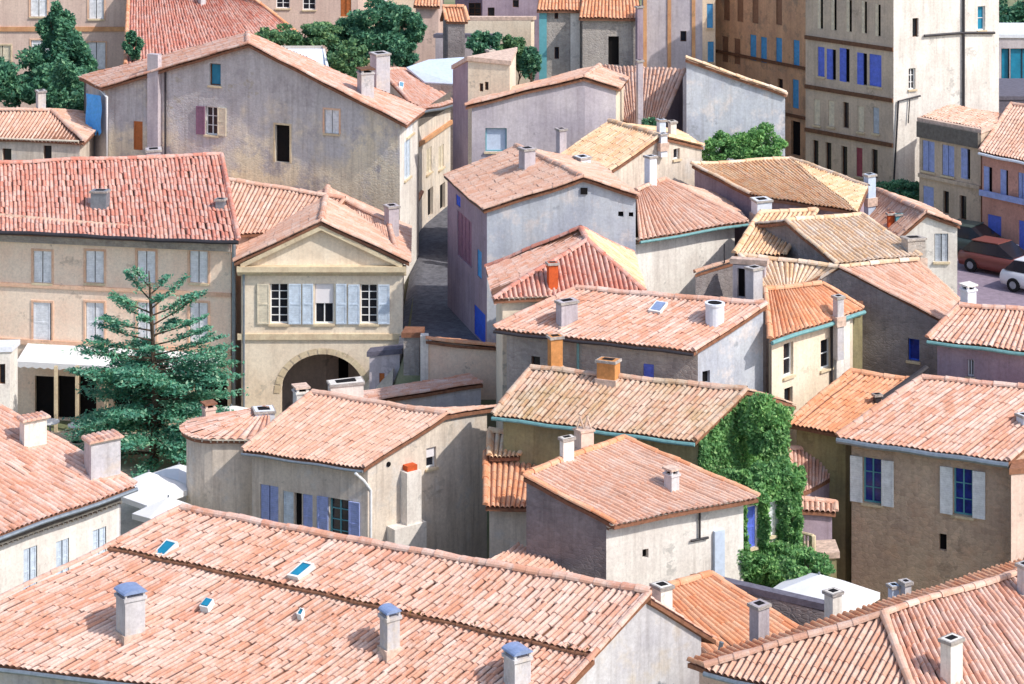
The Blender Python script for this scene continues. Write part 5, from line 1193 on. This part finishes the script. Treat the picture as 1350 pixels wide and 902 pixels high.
bush('bush','small round dark bush on the corner between the pale pink townhouse and the red roof',175,60,124,.5,.75,'leaf_dark',n=1200,size=.11)
bush('bush','low green bush above the white sheet roof, at the foot of the red roof verge',357,50,127,1.0,.5,'leaf_mid',n=1600)
bush('bush','low spreading green bush right of the red roof verge at the top',402,46,128,1.8,.75,'leaf_mid',n=2600,multi=[(1,.1,.6)])
bush('broadleaf_tree','large blue-green tree at the top left of centre',500,40,130,2.1,1.6,'leaf_dark',multi=[(-1.3,-.6,.7),(1.2,.2,.7),(-2,-1.3,.6)],cat='tree',n=4200,size=.14)
bush('bush','green bush behind the chimneys of the great gable',460,78,122,1.1,1.0,'leaf_mid',n=2200)
bush('bush','blue-green bush between the tall grey chimney and the bluish white roof',530,72,125,.8,.7,'leaf_dark',n=1600)
bush('bush','round green bush in front of the cream garden wall, left one of the pair',640,62,125,.95,.85,'leaf_dark',n=2400)
bush('bush','green bush in front of the cream garden wall, right one of the pair',675,70,125.5,.9,.9,'leaf_mid',n=2200,multi=[(.6,-.4,.6)])
bush('bush','dark shrub below the grey-brown house with the blue corner strip',700,82,124.5,.5,.9,'leaf_dark',n=1300)
bush('bush','bushy green shrub at the foot of the pale blue-grey wall, left of the pair',950,198,104.3,.9,.75,'leaf_ivy',n=2300,size=.1)
bush('bush','larger green shrub at the foot of the pale blue-grey wall, right of the pair',1004,192,104.6,1.3,.9,'leaf_ivy',n=3300,size=.1,multi=[(-.8,-.1,.7)])
bush('broadleaf_tree','dark green trees mass at the top right corner above the glazed building',1345,15,150,2.6,2.2,'leaf_dark',n=5000,size=.16,cat='tree')
bush('bush','dark hedge at the foot of the white flank at the top right',1190,252,115.5,1.3,.55,'leaf_dark',n=2200,size=.1)
bush('bush','dark shrub growing beside the mauve roof plane and the pole',858,165,106.5,.55,.4,'leaf_dark',n=900,size=.09)
bush('bush','low green shrubs on the bank between the ivy and the white parasol',1065,745,72.5,.9,.45,'leaf_ivy',n=2400,size=.08)
# background fill behind the top edge: hillside trees far off
for i,(x,y,Y) in enumerate(((600,-30,165),(720,-40,168),(820,-35,170),(250,-40,166),(420,-50,175))): pass
# ================================================================ IVY on the gable of the long brown roof
fr,rr,br=C1.cor['fr'],C1.cor['rr'],C1.cor['br']
o=thing('ivy','thick green ivy covering the gable of the long brown-roofed house and spilling downwards','ivy',(fr.x,fr.y,ground(fr.x,fr.y)))
m=MB(); st=MB(); ef=(rr-fr); ef.z=0; Lf=ef.length; ef/=Lf; nf=V((ef.y,-ef.x,0)); nf=nf if nf.dot(fr-C1.c)>0 else -nf
P_=[]
for _ in range(15000):
    u=random.uniform(-.1,1.0); a=fr.lerp(rr,u) if u>0 else fr; 
    t=random.random(); zt=a.z-.05; z=-1.0+(zt+1.0)*t
    bul=.12+.35*abs(math.sin(z*1.3+u*4)*math.cos(u*5+z*.7))
    P_.append((a.x+nf.x*random.uniform(.02,bul),a.y+nf.y*random.uniform(.02,bul),z))
er=(br-rr); er.z=0; Lr=er.length; er/=Lr; nr=V((er.y,-er.x,0)); nr=nr if nr.dot(rr-C1.c)>0 else -nr
for _ in range(15000):
    u=random.uniform(0,1.0); a=rr.lerp(br,u); z=-1+(a.z-.05+1)*random.random(); bul=.15+.4*abs(math.sin(z*1.1+u*5)*math.cos(u*3+z)); P_.append((a.x+nr.x*random.uniform(.02,bul),a.y+nr.y*random.uniform(.02,bul),z))
leafquads(m,'leaf_ivy',P_,.085,up=0.0)
# hanging skirt of ivy toward the white-walled house
Q_=[]
for cx,cy,Yc,rx,rz,n in((985,690,75.6,1.15,1.1,6500),(975,735,75.0,1.0,.9,4500),(1020,650,76.5,.9,1.0,5000),(1020,720,75.5,1.0,1.0,5000),(1010,560,78.0,.8,1.0,3500),(1045,745,74.5,.9,.5,3000),(968,640,76.4,.7,.5,2600),(1038,690,76.2,.55,1.0,3600),(1040,640,77.0,.5,.8,2600),(962,725,75.0,.6,.9,3000),(1000,640,76.2,.8,.6,3200)):
    c=p(cx,cy,Yc); Q_.append(blob(tuple(c),(rx,.5,rz),n,30))
Q_.append(np.stack([rng.uniform(0,1,9000),rng.uniform(0,1,9000),rng.uniform(0,1,9000)],1)); ga,gb=p(950,664,74.95),p(1036,648,76.4); gd=(gb-ga); gn=V((gd.y,-gd.x,0)).normalized()
t_=Q_[-1]; base_=np.array(ga)[None]+np.array([gd.x,gd.y,0])[None]*t_[:,:1]; base_=base_+np.array(gn)[None]*(.03+.22*t_[:,1:2]); base_[:,2]=(ga.z+.25)-t_[:,2]*3.6; Q_[-1]=base_
AL=np.concatenate(Q_); sx_=675+FX*AL[:,0]/AL[:,1]; sy_=HY+FX*(HC-AL[:,2])/AL[:,1]
def near_window(P0,P1,rects):
    # keep the leaves clear of the three window openings of the garden house
    keep=np.ones(len(AL),bool)
    for (u0,u1,z0,z1) in rects:
        u=((AL[:,0]-P0.x)*gd.x+(AL[:,1]-P0.y)*gd.y)/(gd.x**2+gd.y**2); ds=np.clip((AL[:,0]-P0.x)*gn.x+(AL[:,1]-P0.y)*gn.y,0,3); mg=.45*ds/math.hypot(gd.x,gd.y); keep&=~((u>u0-mg)&(u<u1+mg)&(AL[:,2]>z0-.1)&(AL[:,2]<z1+.05+.25*ds)&(((AL[:,0]-P0.x)*gn.x+(AL[:,1]-P0.y)*gn.y)>-.1))
    return keep
zf=lambda y,u:31-(y+400)*(ga.y+(gb.y-ga.y)*u)/3000
uw=lambda x:(x-950)/86
AL=AL[near_window(ga,gb,[(uw(982),uw(998),zf(724,.45),zf(666,.45)),(uw(1011),uw(1023),zf(708,.8),zf(660,.8)),(uw(959),uw(968),zf(707,.2),zf(688,.2))])]
leafquads(m,'leaf_ivy',AL,.085,up=.2)
for k in range(6):
    a=fr.lerp(rr,k/5); st.tube([V((a.x,a.y,-2))+nf*.06,V((a.x,a.y,a.z-.5))+nf*.06],.05,'bark',5,r2=.02)
st.build('stem',o); m.build('leaves',o)
# the little green shuttered windows peeping out of the ivy
h=House('garden_house','ivy-choked garden house with a blue shutter and white shutters peeping between the leaves',(8,76),wall='plaster_white',roof='tile_pink',group=None)
a=p(953,664,74.95); b=p(1032,648,76.4); h.block(a,b,b+V((-.1,.2,0)),a+V((-.1,.2,0)),w={'F':[(984,668,996,722,'shut',{'c':'blue','n':1}),(1013,662,1021,706,'shut',{'c':'white','n':1}),(960,690,967,705,'shut',{'c':'white','n':1})]},topmat='moss'); h.done()
# ================================================================ PARASOLS
def parasol(label,x,y,Y,R,sides=8,hh=2.6,tip=.5,group='white parasols'):
    c=p(x,y,Y); g=ground(c.x,c.y); o=thing('parasol',label,'parasol',(c.x,c.y,g),group)
    m=MB(); zt=c.z; ap=(c.x,c.y,zt); vs=[ap]; n=sides*2; ze=zt-tip
    for i in range(n):
        t=2*math.pi*i/n+(.12 if sides==4 else .3); k=1 if i%2==0 else (.73 if sides==4 else .95); vs.append((c.x+R*k*math.cos(t),c.y+R*k*math.sin(t),ze-(0 if i%2 else .05)))
    for i in range(n): a=vs[1+i]; vs.append((a[0],a[1],a[2]-.2))
    fs=[(0,1+i,1+(i+1)%n) for i in range(n)]+[(1+i,1+n+i,1+n+(i+1)%n,1+(i+1)%n) for i in range(n)]
    m.add(vs,fs,'white_canvas'); m.build('canopy',o)
    q_=MB(); q_.tube([(c.x,c.y,g),(c.x,c.y,zt+.06)],.035,'metal_grey',8); q_.box((c.x,c.y,g+.05),.6,.6,.1,'metal_dark'); q_.build('pole',o)
    r=MB()
    for i in range(0,n,2): r.tube([(c.x,c.y,zt-.04),(vs[1+i][0],vs[1+i][1],vs[1+i][2]-.01)],.012,'metal_grey',5)
    r.build('ribs',o)
parasol('large white square parasol beside the ivy, above the black chimney at bottom right',1080,757,71.0,1.95,4,tip=.62)
parasol('white parasol right behind the rounded wing, largest of three in front of the cedar foot',236,612,87,1.9,4,tip=.6)
parasol('white parasol directly above the right corner of the orange-red roof',196,622,84,1.7,4,tip=.6)
parasol('white parasol lowest of three, its canopy touching the ridge of the big salmon roof',222,655,82,1.3,4,tip=.5)
parasol('white parasol glimpsed between the cedar and the small chimney cowl',305,535,91.5,1.0,8,tip=.3)
# ================================================================ CARS
def car(label,x,y,Y,yaw,mat,cat='car'):
    c=p(x,y,Y); g=ground(c.x,c.y)+.06; o=thing('parked_car',label,'car',(c.x,c.y,g),'cars parked on the street')
    cs,sn=math.cos(yaw),math.sin(yaw); T_=lambda a:(c.x+a[0]*cs-a[1]*sn,c.y+a[0]*sn+a[1]*cs,g+a[2])
    def loft(secs,mat_):
        m=MB(); vs=[];n=len(secs[0])
        for s_ in secs: vs+= [T_(a) for a in s_]
        fs=[(i*n+j,i*n+(j+1)%n,(i+1)*n+(j+1)%n,(i+1)*n+j) for i in range(len(secs)-1) for j in range(n)]+[tuple(range(n))[::-1],tuple((len(secs)-1)*n+j for j in range(n))]
        return m.add(vs,fs,mat_)
    def sec(x_,w,z0,z1): return [(x_,-w*.92,z0),(x_,-w,z0+(z1-z0)*.4),(x_,-w*.96,z1-.08),(x_,-w*.8,z1),(x_,w*.8,z1),(x_,w*.96,z1-.08),(x_,w,z0+(z1-z0)*.4),(x_,w*.92,z0)]
    b=loft([sec(-2,.68,.35,.7),sec(-1.9,.78,.25,.85),sec(-1.2,.83,.22,.93),sec(0,.84,.2,.93),sec(.9,.83,.2,.92),sec(1.6,.8,.22,.82),sec(1.95,.7,.3,.66)],mat); b.build('body',o,True)
    def cab(x_,w,z1,w2): return [(x_,-w,.9),(x_,-w2,z1),(x_,w2,z1),(x_,w,.9)]
    gl=loft([cab(-1.75,.7,.93,.66),cab(-1.3,.76,1.36,.6),cab(.1,.78,1.4,.6),cab(.95,.74,.93,.68)],'glass_dark'); gl.build('windows',o)
    rf=MB(); rf.add([T_(a) for a in((-1.3,-.6,1.37),(.1,-.6,1.41),(.1,.6,1.41),(-1.3,.6,1.37),(-1.3,-.6,1.41),(.1,-.6,1.45),(.1,.6,1.45),(-1.3,.6,1.41))],[(4,5,6,7),(0,1,5,4),(1,2,6,5),(2,3,7,6),(3,0,4,7)],mat); rf.build('roof',o)
    for wx in(-1.2,1.25):
        for wy in(-.8,.8):
            w=MB(); a=V(T_((wx,wy-.09,.31))); b2=V(T_((wx,wy+.09,.31))); w.tube([a,b2],.31,'rubber',16); w.tube([a.lerp(b2,-.02),a.lerp(b2,1.02)],.17,'metal_grey',12); w.build('wheel',o)
    for wy in(-.55,.55):
        l=MB(); a=T_((1.88,wy,.62)); l.box(a,.12,.26,.12,'white_paint',yaw); l.build('headlight',o)
car('dark red car parked below the blue-shuttered townhouses, between two others',1322,363,105.2,-.75,'car_red')
car('dark green-grey car parked furthest up the street',1286,343,108.6,-.75,'car_grey')
car('white car at the right edge, nearest on the street',1380,390,101.6,-.75,'car_white')
# terrace railing by the ivy
o=thing('railing','cream balustrade railing between the ivy and the mauve wall','railing',tuple(p(1045,735,77)))
m=MB(); a=p(1046,700,77); b=p(1072,706,76.6); m.tube([a,b],.05,'stone_trim',6)
m2=MB(); a2,b2=a-V((0,0,.85)),b-V((0,0,.85))
for i in range(7): c0=a.lerp(b,i/6); m2.tube([c0,c0-V((0,0,.85))],.035 if i<6 else .09,'stone_trim',6)
m.build('rail',o); m3=MB(); m3.tube([a2,b2],.05,'stone_trim',6); m3.build('bottom_rail',o); m2.build('balusters',o)
h=House('garden_wall','olive terrace wall carrying the cream railing beside the stone house',(10.5,77.5),cat='wall',wall='olive_wall',roof='tile_pink',group=None)
a=p(1046,738,76.9); b=p(1103,735,76.9); h.block(a,b,b+V((0,1.0,0)),a+V((0,1.0,0)),topmat='ridge_mortar'); h.done()
h=House('outbuilding','dark stone shed wall under the white parasol at the lower right',(9,70),wall='dark_stone',roof='tile_brown')
a=p(955,770,69.5); b=p(1095,795,68.4); a.z-=.1; b.z=a.z-.35; h.block(a,b,b+V((.05,.3,0)),a+V((.05,.3,0)),topmat='slate'); h.done()
# flowers and white cloth seen through the cedar foot; cafe chairs
def cafe_table(label,x,y,Y):
    c=p(x,y,Y); g=ground(c.x,c.y); o=thing('cafe_table',label,'table',(c.x,c.y,g),'cafe tables under the awning'); m=MB(); m.tube([(c.x,c.y,g+.7),(c.x,c.y,g+.74)],.4,'white_paint',16); m.build('tabletop',o); m=MB(); m.tube([(c.x,c.y,g),(c.x,c.y,g+.7)],.04,'metal_grey',8); m.tube([(c.x,c.y,g),(c.x,c.y,g+.03)],.25,'metal_grey',12); m.build('base',o)
cafe_table('round white cafe table before the dark shopfront, leftmost of three',27,530,95); cafe_table('round white cafe table in the middle of three before the shopfront',66,532,95); cafe_table('round white cafe table nearest the cedar, rightmost of three',102,538,94.6)
# ================================================================ LIGHT
w=bpy.data.worlds.new("World"); bpy.context.scene.world=w; w.use_nodes=True; nt=w.node_tree
sky=nt.nodes.new('ShaderNodeTexSky'); sky.sky_type='NISHITA'; sky.sun_disc=False
EL,AZ=math.radians(44),math.radians(59)      # azimuth measured from the camera side (-Y) towards the right (+X)
sx,sy,sz=math.sin(AZ)*math.cos(EL),-math.cos(AZ)*math.cos(EL),math.sin(EL)
sky.sun_elevation=EL; sky.sun_rotation=math.atan2(sx,sy); sky.altitude=200; sky.dust_density=1.6
nt.links.new(sky.outputs[0],nt.nodes['Background'].inputs[0]); nt.nodes['Background'].inputs[1].default_value=.15
L=bpy.data.lights.new('sun','SUN'); L.energy=2.6; L.angle=math.radians(.5); L.color=(1,.955,.9)
lo=bpy.data.objects.new('sun',L); C.objects.link(lo); lo.rotation_euler=V((sx,sy,sz)).to_track_quat('Z','Y').to_euler()
cd=bpy.data.cameras.new('camera'); cam=bpy.data.objects.new('camera',cd); C.objects.link(cam); bpy.context.scene.camera=cam
cam.location=(0,0,HC); cam.rotation_euler=(math.pi/2,0,0); cd.sensor_width=36; cd.lens=FX/W0*36; cd.shift_y=-(H0/2-HY)/W0; cd.clip_end=12000
sc=bpy.context.scene; sc.view_settings.view_transform='Standard'; sc.view_settings.look='None'; sc.view_settings.exposure=.6; sc.view_settings.gamma=1
print('polys',sum(len(o.data.polygons) for o in bpy.data.objects if o.type=='MESH'),'objs',len(bpy.data.objects))
